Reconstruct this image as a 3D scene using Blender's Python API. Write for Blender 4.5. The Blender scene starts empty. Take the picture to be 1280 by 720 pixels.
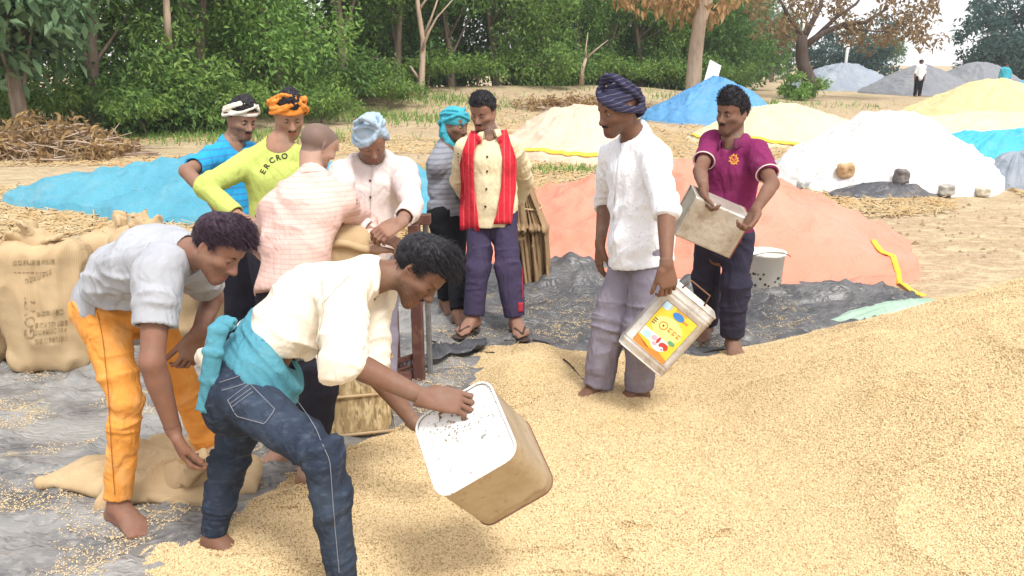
import bpy, math, random
import numpy as np
from mathutils import Vector
random.seed(7); RNG = np.random.default_rng(7)
sc = bpy.context.scene
COL = sc.collection
R = math.radians
# ---------------------------------------------------------------- camera, sky, sun, exposure
CAMH = 1.62; FPX = 985.0; PITCH = math.atan(280/985)
cam = bpy.data.cameras.new('camera'); cam.sensor_width = 36; cam.lens = 36*FPX/1280
cam.clip_start = .05; cam.clip_end = 1500
camo = bpy.data.objects.new('camera', cam); COL.objects.link(camo)
camo.location = (0, 0, CAMH); camo.rotation_euler = (math.pi/2-PITCH, 0, 0)
sc.camera = camo
SUN_EL, SUN_AZ = 58, 150            # azimuth measured clockwise from +Y: behind the camera to the right
w = bpy.data.worlds.new('World'); sc.world = w; w.use_nodes = True
nt = w.node_tree; bg = nt.nodes['Background']
sky = nt.nodes.new('ShaderNodeTexSky'); sky.sky_type = 'NISHITA'; sky.sun_disc = False
sky.sun_elevation = R(SUN_EL); sky.sun_rotation = R(SUN_AZ)
sky.air_density = 1.0; sky.dust_density = 4.0; sky.ozone_density = 1.0
mx = nt.nodes.new('ShaderNodeMix'); mx.data_type = 'RGBA'; mx.inputs[0].default_value = .72
nt.links.new(sky.outputs[0], mx.inputs[6]); mx.inputs[7].default_value = (9.0, 8.9, 8.9, 1)   # even overcast veil
nt.links.new(mx.outputs[2], bg.inputs[0]); bg.inputs[1].default_value = .108
sl = bpy.data.lights.new('sun', 'SUN'); sl.energy = 2.0; sl.angle = R(15); sl.color = (1, .985, .955)
so = bpy.data.objects.new('sun', sl); COL.objects.link(so)
so.rotation_euler = (math.pi/2-R(SUN_EL), 0, R(180-SUN_AZ))
sc.view_settings.view_transform = 'Standard'; sc.view_settings.look = 'None'
sc.view_settings.exposure = .80; sc.view_settings.gamma = 1
# ---------------------------------------------------------------- camera geometry helpers (pixels of the 1280x720 photo)
V3 = lambda *a: np.array(a, float)
CO = V3(0, 0, CAMH); CF = V3(0, math.cos(PITCH), -math.sin(PITCH)); CU = V3(0, math.sin(PITCH), math.cos(PITCH))
def ray(px, py):
    d = V3((px-640)/FPX, 0, 0) + CU*(-(py-360)/FPX) + CF
    return d/d[1]                      # forward component 1
def at(px, py, Y): return CO + ray(px, py)*Y
def gnd(px, py, z=0.0):
    d = ray(px, py); return CO + d*((z-CAMH)/d[2])
def pix(P):
    q = np.asarray(P)-CO; d = q@CF
    return 640+FPX*q[..., 0]/d, 360-FPX*(q@CU)/d
def unit(v): v = np.asarray(v, float); return v/np.linalg.norm(v)
def reach(P, px, py, L, sg):
    """the point on the sight line of a photo pixel that lies a bone's length L from P (sg +1: the farther one)"""
    d = unit(ray(px, py)); o = CO-P; b = o@d; c = o@o-L*L; D = b*b-c
    t = -b + (sg*math.sqrt(D) if D > 0 else 0)
    Q = CO+d*t
    return P+unit(Q-P)*L if D <= 0 else Q
# ---------------------------------------------------------------- noise
def _h(i, j, k, s):
    n = (i*374761393 + j*668265263 + k*2147483647 + s*974634777) & 0xffffffff
    n = ((n ^ (n >> 13))*1274126177) & 0xffffffff
    return ((n ^ (n >> 16)) & 0xffff)/65535.0
def noise(P, s=0):
    P = np.asarray(P, float); f = np.floor(P); i = f.astype(np.int64); t = P-f; t = t*t*(3-2*t)
    x, y, z = i[..., 0], i[..., 1], i[..., 2]; u, v, w_ = t[..., 0], t[..., 1], t[..., 2]
    def L(a, b, q): return a+(b-a)*q
    return L(L(L(_h(x, y, z, s), _h(x+1, y, z, s), u), L(_h(x, y+1, z, s), _h(x+1, y+1, z, s), u), v),
             L(L(_h(x, y, z+1, s), _h(x+1, y, z+1, s), u), L(_h(x, y+1, z+1, s), _h(x+1, y+1, z+1, s), u), v), w_)
def n2(x, y, f, s=0): return noise(np.stack([np.asarray(x)*f, np.asarray(y)*f, np.zeros_like(np.asarray(x, float))+.37], -1), s)
def fbm(P, o=3, s=0):
    r = 0; a = .5; tot = 0
    for k in range(o): r = r+a*noise(np.asarray(P)*(2.03**k), s+k); tot += a; a *= .5
    return r/tot
def ridge(P, s=0): return 1-np.abs(2*fbm(P, 2, s)-1)
def sst(a, b, x): t = np.clip((x-a)/(b-a), 0, 1); return t*t*(3-2*t)
# ---------------------------------------------------------------- objects
def tag(o, label=None, cat=None, group=None, kind=None):
    for k, v in (('label', label), ('category', cat), ('group', group), ('kind', kind)):
        if v: o[k] = v
    return o
def empty(name, loc, label, cat, group=None, rz=0):
    o = bpy.data.objects.new(name, None); o.empty_display_size = .1; COL.objects.link(o); o.location = loc; o.rotation_euler.z = rz
    return tag(o, label, cat, group)
def mesh(name, V, F, mats, mi=None, smooth=True, attrs=None):
    V = np.asarray(V, np.float32); me = bpy.data.meshes.new(name)
    me.vertices.add(len(V)); me.vertices.foreach_set('co', V.ravel())
    Fs = F if isinstance(F, list) else [np.asarray(F)]
    Fs = [np.asarray(f, np.int32) for f in Fs if len(f)]
    li = np.concatenate([f.ravel() for f in Fs]); tot = np.concatenate([np.full(len(f), f.shape[1], np.int32) for f in Fs])
    st = np.concatenate([[0], np.cumsum(tot)[:-1]]).astype(np.int32)
    me.loops.add(len(li)); me.loops.foreach_set('vertex_index', li)
    me.polygons.add(len(tot)); me.polygons.foreach_set('loop_start', st); me.polygons.foreach_set('loop_total', tot)
    for m in (mats if isinstance(mats, (list, tuple)) else [mats]): me.materials.append(m)
    if mi is not None: me.polygons.foreach_set('material_index', np.asarray(mi, np.int32))
    me.update(calc_edges=True)
    me.polygons.foreach_set('use_smooth', np.full(len(tot), smooth, bool))
    for k, a in (attrs or {}).items():
        a = np.asarray(a, np.float32)
        if a.ndim == 1: me.attributes.new(k, 'FLOAT', 'POINT').data.foreach_set('value', a)
        else: me.attributes.new(k, 'FLOAT_VECTOR', 'POINT').data.foreach_set('vector', a.ravel())
    return me
def obj(name, V, F, mats, parent=None, smooth=True, mi=None, attrs=None, loc=None):
    """one mesh object from world points; its origin is at its parent's (or at loc)"""
    base = np.zeros(3)
    p = parent
    while p is not None: base = base+np.array(p.location); p = p.parent
    if loc is not None: base = base+np.asarray(loc)
    o = bpy.data.objects.new(name, mesh(name, np.asarray(V)-base, F, mats, mi, smooth, attrs)); COL.objects.link(o)
    if loc is not None: o.location = loc
    if parent: o.parent = parent
    return o
class MB:
    """collects shapes into one mesh"""
    def __init__(s): s.V = []; s.Q = []; s.T = []; s.n = 0
    def add(s, V, Q=None, T=None):
        V = np.asarray(V, float)
        if Q is not None and len(Q): s.Q.append(np.asarray(Q)+s.n)
        if T is not None and len(T): s.T.append(np.asarray(T)+s.n)
        s.V.append(V); s.n += len(V); return s
    def box(s, c, sz, ax=None, bev=0.0):
        c = np.asarray(c, float); h = np.asarray(sz, float)/2
        ax = np.eye(3) if ax is None else np.asarray(ax)
        b = min(bev, h.min()*.9)
        if b <= 0:
            v = np.array([[x, y, z] for x in (-1, 1) for y in (-1, 1) for z in (-1, 1)])*h
            return s.add(c+v@ax, [[0, 1, 3, 2], [4, 6, 7, 5], [0, 4, 5, 1], [2, 3, 7, 6], [0, 2, 6, 4], [1, 5, 7, 3]])
        vs = []; idx = {}
        for x in (-1, 1):
            for y in (-1, 1):
                for z in (-1, 1):
                    for k in range(3):
                        p = np.array([x, y, z])*(h-b); p[k] += b*[x, y, z][k]
                        idx[(x, y, z, k)] = len(vs); vs.append(p)
        Q = []; T = []
        for k in range(3):
            a, e = [i for i in range(3) if i != k]
            for sg in (-1, 1):
                q = []
                for (p, r) in ((-1, -1), (1, -1), (1, 1), (-1, 1)):
                    key = [0, 0, 0]; key[k] = sg; key[a] = p; key[e] = r; q.append(idx[(*key, k)])
                Q.append(q if (sg > 0) == (k != 1) else q[::-1])
        for k in range(3):
            a, e = [i for i in range(3) if i != k]
            for p in (-1, 1):
                for r in (-1, 1):
                    def kk(t): key = [0, 0, 0]; key[k] = t; key[a] = p; key[e] = r; return tuple(key)
                    q = [idx[(*kk(-1), a)], idx[(*kk(1), a)], idx[(*kk(1), e)], idx[(*kk(-1), e)]]
                    n = np.cross(vs[q[1]]-vs[q[0]], vs[q[2]]-vs[q[0]])
                    if n@vs[q[0]] < 0: q = q[::-1]
                    Q.append(q)
        for x in (-1, 1):
            for y in (-1, 1):
                for z in (-1, 1):
                    t = [idx[(x, y, z, k)] for k in range(3)]
                    n = np.cross(vs[t[1]]-vs[t[0]], vs[t[2]]-vs[t[0]])
                    T.append(t if n@vs[t[0]] > 0 else t[::-1])
        return s.add(c+np.array(vs)@ax, Q, T)
    def tube(s, pts, rad, n=10, caps=True):
        pts = np.asarray(pts, float); m = len(pts); rad = np.broadcast_to(np.asarray(rad, float), (m,))
        t = np.gradient(pts, axis=0); t /= np.linalg.norm(t, axis=1)[:, None]+1e-12
        a = unit(np.cross(t[0], [0, 0, 1] if abs(t[0][2]) < .9 else [1, 0, 0])); vs = []
        th = np.arange(n)*2*math.pi/n
        for i in range(m):
            a = a-t[i]*(a@t[i]); a = unit(a); b = np.cross(t[i], a)
            vs.append(pts[i]+rad[i]*(np.cos(th)[:, None]*a+np.sin(th)[:, None]*b))
        q = [[i*n+j, i*n+(j+1) % n, (i+1)*n+(j+1) % n, (i+1)*n+j] for i in range(m-1) for j in range(n)]
        V = np.concatenate(vs); T = []
        if caps:
            V = np.concatenate([V, pts[:1], pts[-1:]]); c0 = m*n
            T = [[c0, (j+1) % n, j] for j in range(n)]+[[c0+1, (m-1)*n+j, (m-1)*n+(j+1) % n] for j in range(n)]
        return s.add(V, q, T)
    def lathe(s, prof, c, ax=None, n=32):
        ax = np.eye(3) if ax is None else np.asarray(ax); th = np.arange(n)*2*math.pi/n; vs = []
        for r, z in prof: vs.append(np.stack([r*np.cos(th), r*np.sin(th), np.full(n, z)], -1)@ax+c)
        m = len(prof); q = [[i*n+j, i*n+(j+1) % n, (i+1)*n+(j+1) % n, (i+1)*n+j] for i in range(m-1) for j in range(n)]
        return s.add(np.concatenate(vs), q)
    def build(s, name, mats, parent=None, smooth=True, **k):
        F = ([np.concatenate(s.Q)] if s.Q else [])+([np.concatenate(s.T)] if s.T else [])
        return obj(name, np.concatenate(s.V), F, mats, parent, smooth, **k)
def grid_mesh(name, X, Y, Z, mats, parent=None, attrs=None, flip=False, **k):
    r, c = X.shape; V = np.stack([X, Y, Z], -1).reshape(-1, 3); i = np.arange(r*c).reshape(r, c)
    Q = np.stack([i[:-1, :-1], i[:-1, 1:], i[1:, 1:], i[1:, :-1]], -1).reshape(-1, 4)
    if flip: Q = Q[:, ::-1]
    return obj(name, V, Q, mats, parent, attrs={a: b.reshape(-1, *b.shape[2:]) for a, b in (attrs or {}).items()} or None, **k)
# ---------------------------------------------------------------- materials
class MT:
    def __init__(s, name, col, rough=.8, spec=.3, metal=0.0, sheen=0.0):
        s.m = bpy.data.materials.new(name); s.m.use_nodes = True; s.t = s.m.node_tree; s.b = s.t.nodes['Principled BSDF']
        s.b.inputs['Base Color'].default_value = (*col, 1); s.b.inputs['Roughness'].default_value = rough
        s.b.inputs['Specular IOR Level'].default_value = spec; s.b.inputs['Metallic'].default_value = metal
        if sheen: s.b.inputs['Sheen Weight'].default_value = sheen
        s.c = None; s.col = col; s.bump = None; s.co = None
    def n(s, ty, **kw):
        x = s.t.nodes.new(ty)
        for k, v in kw.items(): setattr(x, k, v)
        return x
    def l(s, a, b): s.t.links.new(a, b)
    def coord(s, scale=(1, 1, 1), obj_=True, attr=None):
        if attr: a = s.n('ShaderNodeAttribute', attribute_name=attr).outputs['Vector']
        else: a = s.n('ShaderNodeTexCoord').outputs['Object']
        mp = s.n('ShaderNodeMapping'); mp.inputs['Scale'].default_value = scale; s.l(a, mp.inputs[0]); return mp.outputs[0]
    def noise(s, scale, detail=4, rough=.55, st=(1, 1, 1), attr=None, dist=0.0):
        x = s.n('ShaderNodeTexNoise'); x.inputs['Scale'].default_value = scale; x.inputs['Detail'].default_value = detail
        x.inputs['Roughness'].default_value = rough; x.inputs['Distortion'].default_value = dist
        s.l(s.coord(st, attr=attr), x.inputs['Vector']); return x.outputs[0]
    def wave(s, scale, axis='X', prof='SIN', attr=None, dist=0.0, st=(1, 1, 1)):
        x = s.n('ShaderNodeTexWave', wave_type='BANDS', bands_direction=axis, wave_profile=prof); x.inputs['Scale'].default_value = scale
        x.inputs['Distortion'].default_value = dist; s.l(s.coord(st, attr=attr), x.inputs['Vector']); return x.outputs[1]
    def vor(s, scale, feature='F1', st=(1, 1, 1), out='Distance'):
        x = s.n('ShaderNodeTexVoronoi', feature=feature); x.inputs['Scale'].default_value = scale; s.l(s.coord(st), x.inputs['Vector']); return x.outputs[out]
    def ramp(s, f, a, b, ease='LINEAR'):
        r = s.n('ShaderNodeMapRange'); r.inputs[1].default_value = a; r.inputs[2].default_value = b
        if ease != 'LINEAR': r.interpolation_type = ease
        s.l(f, r.inputs[0]); return r.outputs[0]
    def attr(s, name): return s.n('ShaderNodeAttribute', attribute_name=name).outputs['Fac']
    def math(s, op, a, b=None):
        x = s.n('ShaderNodeMath', operation=op)
        for i, v in enumerate((a, b)):
            if v is None: continue
            if isinstance(v, (int, float)): x.inputs[i].default_value = v
            else: s.l(v, x.inputs[i])
        return x.outputs[0]
    def mix(s, fac, col, amt=1.0):
        """lay colour col over the base where fac is 1"""
        x = s.n('ShaderNodeMix', data_type='RGBA')
        if amt != 1: fac = s.math('MULTIPLY', fac, amt)
        if isinstance(fac, (int, float)): x.inputs[0].default_value = fac
        else: s.l(fac, x.inputs[0])
        if s.c is None: x.inputs[6].default_value = (*s.col, 1)
        else: s.l(s.c, x.inputs[6])
        if hasattr(col, 'node'): s.l(col, x.inputs[7])
        else: x.inputs[7].default_value = (*col, 1)
        s.c = x.outputs[2]; s.l(s.c, s.b.inputs['Base Color']); return s
    def bmp(s, h, strength=.3, dist=.01):
        x = s.n('ShaderNodeBump'); x.inputs['Strength'].default_value = strength; x.inputs['Distance'].default_value = dist
        s.l(h, x.inputs['Height'])
        if s.bump is not None: s.l(s.bump, x.inputs['Normal'])
        s.bump = x.outputs[0]; s.l(s.bump, s.b.inputs['Normal']); return s
    def rgh(s, f, a, b): s.l(s.ramp(f, 0, 1, 'LINEAR') if False else s.math('ADD', s.math('MULTIPLY', f, b-a), a), s.b.inputs['Roughness']); return s
def plain(name, col, rough=.7, var=.25, sc_=30, **k):
    m = MT(name, col, rough, **k); m.mix(m.ramp(m.noise(sc_), .35, .75), tuple(c*(1-var) for c in col)); return m.m
# ---------------------------------------------------------------- implicit surfaces (smooth unions of limbs, meshed by surface nets)
class Pr:
    def __init__(s, fn, lo, hi, k=.02, op='add'): s.fn = fn; s.lo = np.asarray(lo, float); s.hi = np.asarray(hi, float); s.k = k; s.op = op
def limb(A, B, prof, side=None, k=.02, op='add', cut=None, cut0=None, hollow=0, ease=True):
    """generalised tapered limb A->B; prof rows (t, radius across side, radius across front); cut/cut0: plane ends"""
    A = np.asarray(A, float); B = np.asarray(B, float); ab = B-A; L = np.linalg.norm(ab); a = ab/L
    if side is None: side = np.cross(a, [0.31, .95, .02])
    s_ = unit(np.asarray(side)-a*(np.asarray(side)@a)); f_ = np.cross(a, s_)
    pr = np.array([(p[0], p[1], p[-1]) for p in prof], float); mxr = pr[:, 1:].max()
    def core(P, shrink=0.0):
        q = P-A; u = q@a; t = np.clip(u/L, 0, 1); qa = u-t*L
        rx = np.interp(t, pr[:, 0], pr[:, 1])-shrink; ry = np.interp(t, pr[:, 0], pr[:, 2])-shrink
        m = np.minimum(rx, ry)
        return (np.sqrt(((q@s_)/rx)**2+((q@f_)/ry)**2+(qa/m)**2)-1)*m
    def fn(P):
        d = core(P); u = (P-A)@a
        if cut is not None: d = np.maximum(d, u-L*cut)
        if cut0 is not None: d = np.maximum(d, L*cut0-u)
        if hollow:
            e = core(P, .0105)
            if cut is not None: d = np.maximum(d, -np.maximum(e, (L*cut-hollow)-u))
            else: d = np.maximum(d, -np.maximum(e, u-(L*cut0+hollow)))
        return d
    return Pr(fn, np.minimum(A, B)-mxr, np.maximum(A, B)+mxr, k, op)
def ell(c, r, ax=None, k=.02, op='add'):
    c = np.asarray(c, float); r = np.broadcast_to(np.asarray(r, float), (3,)); ax = np.eye(3) if ax is None else np.asarray(ax); m = r.min()
    def fn(P): q = (P-c)@ax.T/r; return (np.sqrt((q*q).sum(-1))-1)*m
    e = np.sqrt(((ax.T*r)**2).sum(1)); return Pr(fn, c-e, c+e, k, op)
def rbox(c, h, rad, ax=None, k=.01, op='add'):
    c = np.asarray(c, float); h = np.asarray(h, float); ax = np.eye(3) if ax is None else np.asarray(ax)
    def fn(P):
        q = np.abs((P-c)@ax.T)-(h-rad); return np.sqrt((np.maximum(q, 0)**2).sum(-1))+np.minimum(q.max(-1), 0)-rad
    e = np.abs(ax.T*h).sum(1); return Pr(fn, c-e, c+e, k, op)
def path(pts, prof_r, sides=None, k=.012, op='add', flat=None):
    """chain of limbs through points with per-point radii (r or (side, front))"""
    out = []
    for i in range(len(pts)-1):
        r0, r1 = prof_r[i], prof_r[i+1]
        r0 = r0 if isinstance(r0, tuple) else (r0, r0); r1 = r1 if isinstance(r1, tuple) else (r1, r1)
        out.append(limb(pts[i], pts[i+1], [(0, *r0), (1, *r1)], None if sides is None else sides[i], k, op))
    return out
def smin(a, b, k): h = np.maximum(k-np.abs(a-b), 0)/k; return np.minimum(a, b)-h*h*k*.25
def field(prims, P):
    P = np.asarray(P, float); d = np.full(P.shape[:-1], 1.0)
    for p in prims:
        e = p.fn(P)
        d = smin(d, e, p.k) if p.op == 'add' else (-smin(-d, e, p.k) if p.op == 'sub' else np.maximum(d, e))
    return d
def net(prims, h, keep=None, wob=None, pad=.03):
    """surface net of the prims' zero set with cell size h. keep(P): where (bool); wob(P): added to the field"""
    add = [p for p in prims if p.op == 'add']
    lo = np.min([p.lo for p in add], 0)-pad; hi = np.max([p.hi for p in add], 0)+pad
    B = 8; S = B*h; n = np.ceil((hi-lo)/S).astype(int); g = np.stack(np.meshgrid(*[np.arange(q) for q in n], indexing='ij'), -1).reshape(-1, 3)
    C = lo+(g+.5)*S
    if keep is not None:
        m = keep(C, S); g = g[m]; C = C[m]
    d = np.full(len(C), 1.0)
    for p in add:
        m = ((C > p.lo-S-p.k) & (C < p.hi+S+p.k)).all(1)
        if m.any(): d[m] = np.minimum(d[m], p.fn(C[m]))
    m = np.abs(d) < S*1.05+.02; g = g[m]; nb = len(g)
    o = np.arange(B+1); O = np.stack(np.meshgrid(o, o, o, indexing='ij'), -1)*h
    base = lo+g*S; D = np.full((nb, 9, 9, 9), 1.0)
    for p in prims:
        s = ((base+S > p.lo-p.k-h) & (base < p.hi+p.k+h)).all(1) if p.op != 'max' else np.ones(nb, bool)
        if not s.any(): continue
        P = base[s][:, None, None, None]+O; e = p.fn(P); q = D[s]
        D[s] = smin(q, e, p.k) if p.op == 'add' else (-smin(-q, e, p.k) if p.op == 'sub' else np.maximum(q, e))
    if wob is not None: D = D+wob(base[:, None, None, None]+O)
    cs = [(a, b, c) for a in (0, 1) for b in (0, 1) for c in (0, 1)]
    K = np.stack([D[:, a:8+a, b:8+b, c:8+c] for a, b, c in cs]); ng = K < 0
    act = ng.any(0) & ~ng.all(0); ix = np.argwhere(act); v = K[:, act].T
    pos = np.zeros((len(v), 3)); cnt = np.zeros(len(v)); cp = np.array(cs, float)
    for i in range(8):
        for ax_, st in ((0, 4), (1, 2), (2, 1)):
            if cs[i][ax_]: continue
            j = i+st; cr = (v[:, i] < 0) != (v[:, j] < 0); t = np.where(cr, v[:, i]/np.where(cr, v[:, i]-v[:, j], 1), 0)
            pos += np.where(cr[:, None], cp[i]+t[:, None]*(cp[j]-cp[i]), 0); cnt += cr
    pos /= cnt[:, None]
    cell = g[ix[:, 0]]*B+ix[:, 1:]; V = lo+(cell+pos)*h
    N = n*B+2; key = lambda c: ((c[:, 0]+1)*(N[1]+2)+c[:, 1]+1)*(N[2]+2)+c[:, 2]+1
    kk = key(cell); so_ = np.argsort(kk); ks = kk[so_]; F = []
    for ax_, st in ((0, 4), (1, 2), (2, 1)):
        cr = np.where((v[:, 0] < 0) != (v[:, st] < 0))[0]; b, c = (ax_+1) % 3, (ax_+2) % 3
        quad = []; ok = np.ones(len(cr), bool)
        for db, dc in ((0, 0), (-1, 0), (-1, -1), (0, -1)):
            q = cell[cr].copy(); q[:, b] += db; q[:, c] += dc; kq = key(q); j = np.searchsorted(ks, kq); j = np.minimum(j, len(ks)-1)
            ok &= ks[j] == kq; quad.append(so_[j])
        Q = np.stack(quad, 1); fl = v[cr, 0] >= 0; Q[fl] = Q[fl][:, ::-1]; F.append(Q[ok])
    return V, np.concatenate(F)
def normals(V, F):
    n = np.cross(V[F[:, 2]]-V[F[:, 0]], V[F[:, 3]]-V[F[:, 1]]); N = np.zeros_like(V)
    for i in range(4):
        for c in range(3): N[:, c] += np.bincount(F[:, i], n[:, c], len(V))
    return N/(np.linalg.norm(N, axis=1)[:, None]+1e-12)
def relax(V, F, it=1, lam=.5):
    e = np.concatenate([F[:, [0, 1]], F[:, [1, 2]], F[:, [2, 3]], F[:, [3, 0]]])
    for _ in range(it):
        S = np.stack([np.bincount(e[:, 0], V[e[:, 1], c], len(V))+np.bincount(e[:, 1], V[e[:, 0], c], len(V)) for c in range(3)], 1)
        n = np.bincount(e.ravel(), minlength=len(V)); V = V+lam*(S/np.maximum(n, 1)[:, None]-V)
    return V
def clean(V, F):
    u, inv = np.unique(F, return_inverse=True); return V[u], inv.reshape(F.shape)
def join(parts):
    n = 0; Vs = []; Fs = []
    for V, F in parts: Vs.append(V); Fs.append(F+n); n += len(V)
    return np.concatenate(Vs), np.concatenate(Fs)
def trace(prims, px, py, Y0=.8, Y1=60, off=0.0):
    """first point of the surface along the sight line of a photo pixel (None when missed)"""
    if hasattr(prims, 'trace'): return prims.trace(px, py, Y0)
    d = ray(px, py); t = Y0
    L = np.linalg.norm(d)
    for _ in range(160):
        e = float(field(prims, (CO+d*t)[None])[0])-off
        if e < .0008: return CO+d*t
        t += max(e, .0006)/L*.8
        if t > Y1: return None
    return CO+d*t
def grad(prims, P, e=.002):
    P = np.atleast_2d(P)
    if hasattr(prims, 'normal'): return prims.normal(P)
    g = np.stack([field(prims, P+e*np.eye(3)[i])-field(prims, P-e*np.eye(3)[i]) for i in range(3)], -1)
    return g/(np.linalg.norm(g, axis=1)[:, None]+1e-9)
def settle(prims, P, off, it=6):
    """pull points onto the surface offset by off"""
    P = np.atleast_2d(np.asarray(P, float)).copy()
    for _ in range(it): P -= grad(prims, P)*(field(prims, P)-off)[:, None]*.9
    return P
def decal(name, V, F, prims, mat, parent, off=.002, px=True, Y0=.8, **k):
    """lay a flat outline given in photo pixels onto a surface it is printed on, or stitched to"""
    Q = []; last = None
    for x, y in V:
        p = trace(prims, x, y, Y0); p = last if p is None else p; last = p; Q.append(p)
    Q = np.array(Q); Q = Q+grad(prims, Q)*off
    return obj(name, Q, F, mat, parent, smooth=True, **k)
# ---------------------------------------------------------------- people: skeleton, skin, hair, clothes
class Body:
    def __init__(s, pel, chest, face, cface=None, tl=.47, tsg=0, sc_=1.0, bow=.0, sw=.152, hw=.085, shR=None, shL=None, armR=None, armL=None,
                 legR=None, legL=None, head=None, hsg=0, hf=(0, -1, 0), hu=(0, 0, 1), nl=.165, hs=.91, footR=None, footL=None, sideP=None, ls=1.0):
        s.k = sc_; s.hs = hs*sc_
        s.pel = at(*pel); s.M = reach(s.pel, *chest, tl*sc_, tsg)
        s.up = unit(s.M-s.pel)
        def rt(d): d = R(d); return V3(math.sin(d), -math.cos(d), 0)
        s.sP = unit(sideP) if sideP is not None else rt(face); sC = rt(face if cface is None else cface); sC = unit(sC-s.up*(sC@s.up))
        s.S = {'R': reach(s.M, *shR[:2], sw*sc_, shR[2]) if shR else s.M+sC*sw*sc_, 'L': reach(s.M, *shL[:2], sw*sc_, shL[2]) if shL else s.M-sC*sw*sc_}
        for q in 'RL': s.S[q] = s.S[q]-s.up*.028*sc_
        s.sC = unit(s.S['R']-s.S['L'])
        s.fC = unit(np.cross(s.up, s.sC)); s.fP = unit(np.cross(s.up, s.sP)); s.bow = bow
        s.H = {'R': s.pel+s.sP*hw*sc_, 'L': s.pel-s.sP*hw*sc_}
        s.E = {}; s.W = {}; s.K = {}; s.A = {}; s.foot = {}
        for q, a in (('R', armR), ('L', armL)):
            if a:
                s.E[q] = reach(s.S[q], *a[0][:2], .285*sc_, a[0][2]); s.W[q] = reach(s.E[q], *a[1][:2], .25*sc_, a[1][2])
        for q, a, ft in (('R', legR, footR), ('L', legL, footL)):
            if a:
                s.A[q] = gnd(*a[1][:2], a[1][2]); yk = s.H[q][1]*.48+s.A[q][1]*.52+a[0][2]; s.K[q] = at(*a[0][:2], yk)
                s.foot[q] = ft
        s.N = s.M+s.up*.035*sc_+s.fC*.005
        s.hf = unit(hf); s.hu = unit(np.asarray(hu)-s.hf*(np.asarray(hu)@s.hf)); s.hr = np.cross(s.hf, s.hu)
        s.HC = reach(s.N, *head, nl*sc_, hsg); s.hx = np.stack([s.hr, s.hf, s.hu])
        zs = [s.A[q][2] for q in s.A] or [s.pel[2]-.75]
        s.base = V3(s.pel[0], s.pel[1], min(zs)-.07)
    def hl(s, x, y, z): return s.HC+s.hs*(x*s.hr+y*s.hf+z*s.hu)
    def loc(s, P): return ((P-s.HC)@s.hx.T)/s.hs
    def spine(s, t):
        c = (s.pel+s.M)/2-s.fC*s.bow*2; return (1-t)**2*s.pel+2*t*(1-t)*c+t*t*s.M
    def side(s, t): t = min(max(t, 0), 1); return unit(s.sP*(1-t)+s.sC*t)
    def torso(s, st, k=.02, **kw):
        out = []
        for (t0, a0, b0), (t1, a1, b1) in zip(st[:-1], st[1:]):
            a0, b0, a1, b1 = a0*.87, b0*.9, a1*.87, b1*.9
            out.append(limb(s.spine(t0), s.spine(t1), [(0, a0*s.k, b0*s.k), (1, a1*s.k, b1*s.k)], s.side((t0+t1)/2), k, **kw))
        return out
    def bodyprims(s, sh=0.0):
        k = s.k; P = s.torso([(-.22, .13-sh, .09-sh), (0, .155-sh, .105-sh), (.38, .13-sh, .09-sh), (.74, .15-sh, .105-sh), (.93, .14-sh, .082-sh)])
        for q in 'RL':
            P.append(limb(s.N+s.up*.02, s.S[q], [(0, .04), (.5, .036), (1, .046*k)], None, .03))
            if q in s.E:
                P.append(limb(s.S[q], s.E[q], [(0, .048*k), (.35, .045*k), (.8, .037*k), (1, .036*k)], None, .02))
                fd = unit(s.W[q]-s.E[q]); P.append(limb(s.E[q], s.W[q], [(0, .036*k), (.25, .038*k), (.7, .029*k), (1, .024*k)], None, .015))
            if q in s.K:
                P.append(limb(s.H[q], s.K[q], [(0, .088*k-sh), (.5, .072*k-sh), (1, .055*k-sh)], None, .02))
                P.append(limb(s.K[q], s.A[q], [(0, .053*k-sh*.5), (.3, .056*k-sh*.5), (.75, .037*k), (1, .033*k)], None, .015))
        P.append(limb(s.N-s.up*.02, s.HC-s.hs*(.03*s.hf+.05*s.hu), [(0, .058*k), (.5, .049*k), (1, .047*k)], None, .025))
        return P
    def headprims(s, mouth=0.0, nose=1.0, ears=True, beard=0, lids=.0042):
        L = s.hl; h = s.hs; ax = s.hx; P = []
        e = lambda c, r, k=.02, op='add': P.append(ell(L(*c), np.array(r)*h, ax, k*h, op))
        def lb(a, b, pr, k=.015, op='add', side=None): P.append(limb(L(*a), L(*b), [(t, *[q*h for q in rr]) for t, *rr in pr], s.hr if side is None else side, k*h, op))
        e((0, -.014, .036), (.075, .096, .083)); e((0, .026, -.02), (.062, .062, .082), .03)
        e((0, .052, .05), (.055, .036, .045), .03)
        for x in (-1, 1):
            lb((x*.056, -.004, -.045), (x*.018, .066, -.098), [(0, .02), (1, .018)], .03)
            e((x*.044, .055, -.026), (.021, .022, .017), .025)
        lb((-.012, .07, -.1), (.012, .07, -.1), [(0, .017), (1, .017)], .02)
        e((0, .05, -.06), (.04, .038, .04), .03)
        lb((-.034, .075, .019), (.034, .075, .019), [(0, .008), (.5, .0115), (1, .008)], .02)
        for x in (-1, 1): e((x*.0325, .094, -.002), (.018, .013, .0115), .018, 'sub')
        lb((0, .081, .012), (0, .108, -.036), [(0, .0085), (1, .0125)], .012); e((0, .106, -.039), (.0125, .0125, .0115), .008)
        for x in (-1, 1): e((x*.0125, .096, -.043), (.009, .011, .0085), .006)
        for x in (-1, 1): e((x*.0065, .101, -.0515), (.0042, .006, .004), .003, 'sub')
        lb((-.02, .085, -.067), (.02, .085, -.067), [(0, .004), (.5, .0085), (1, .004)], .008)
        lb((-.018, .085, -.079), (.018, .085, -.079), [(0, .004), (.5, .0095), (1, .004)], .008)
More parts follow.
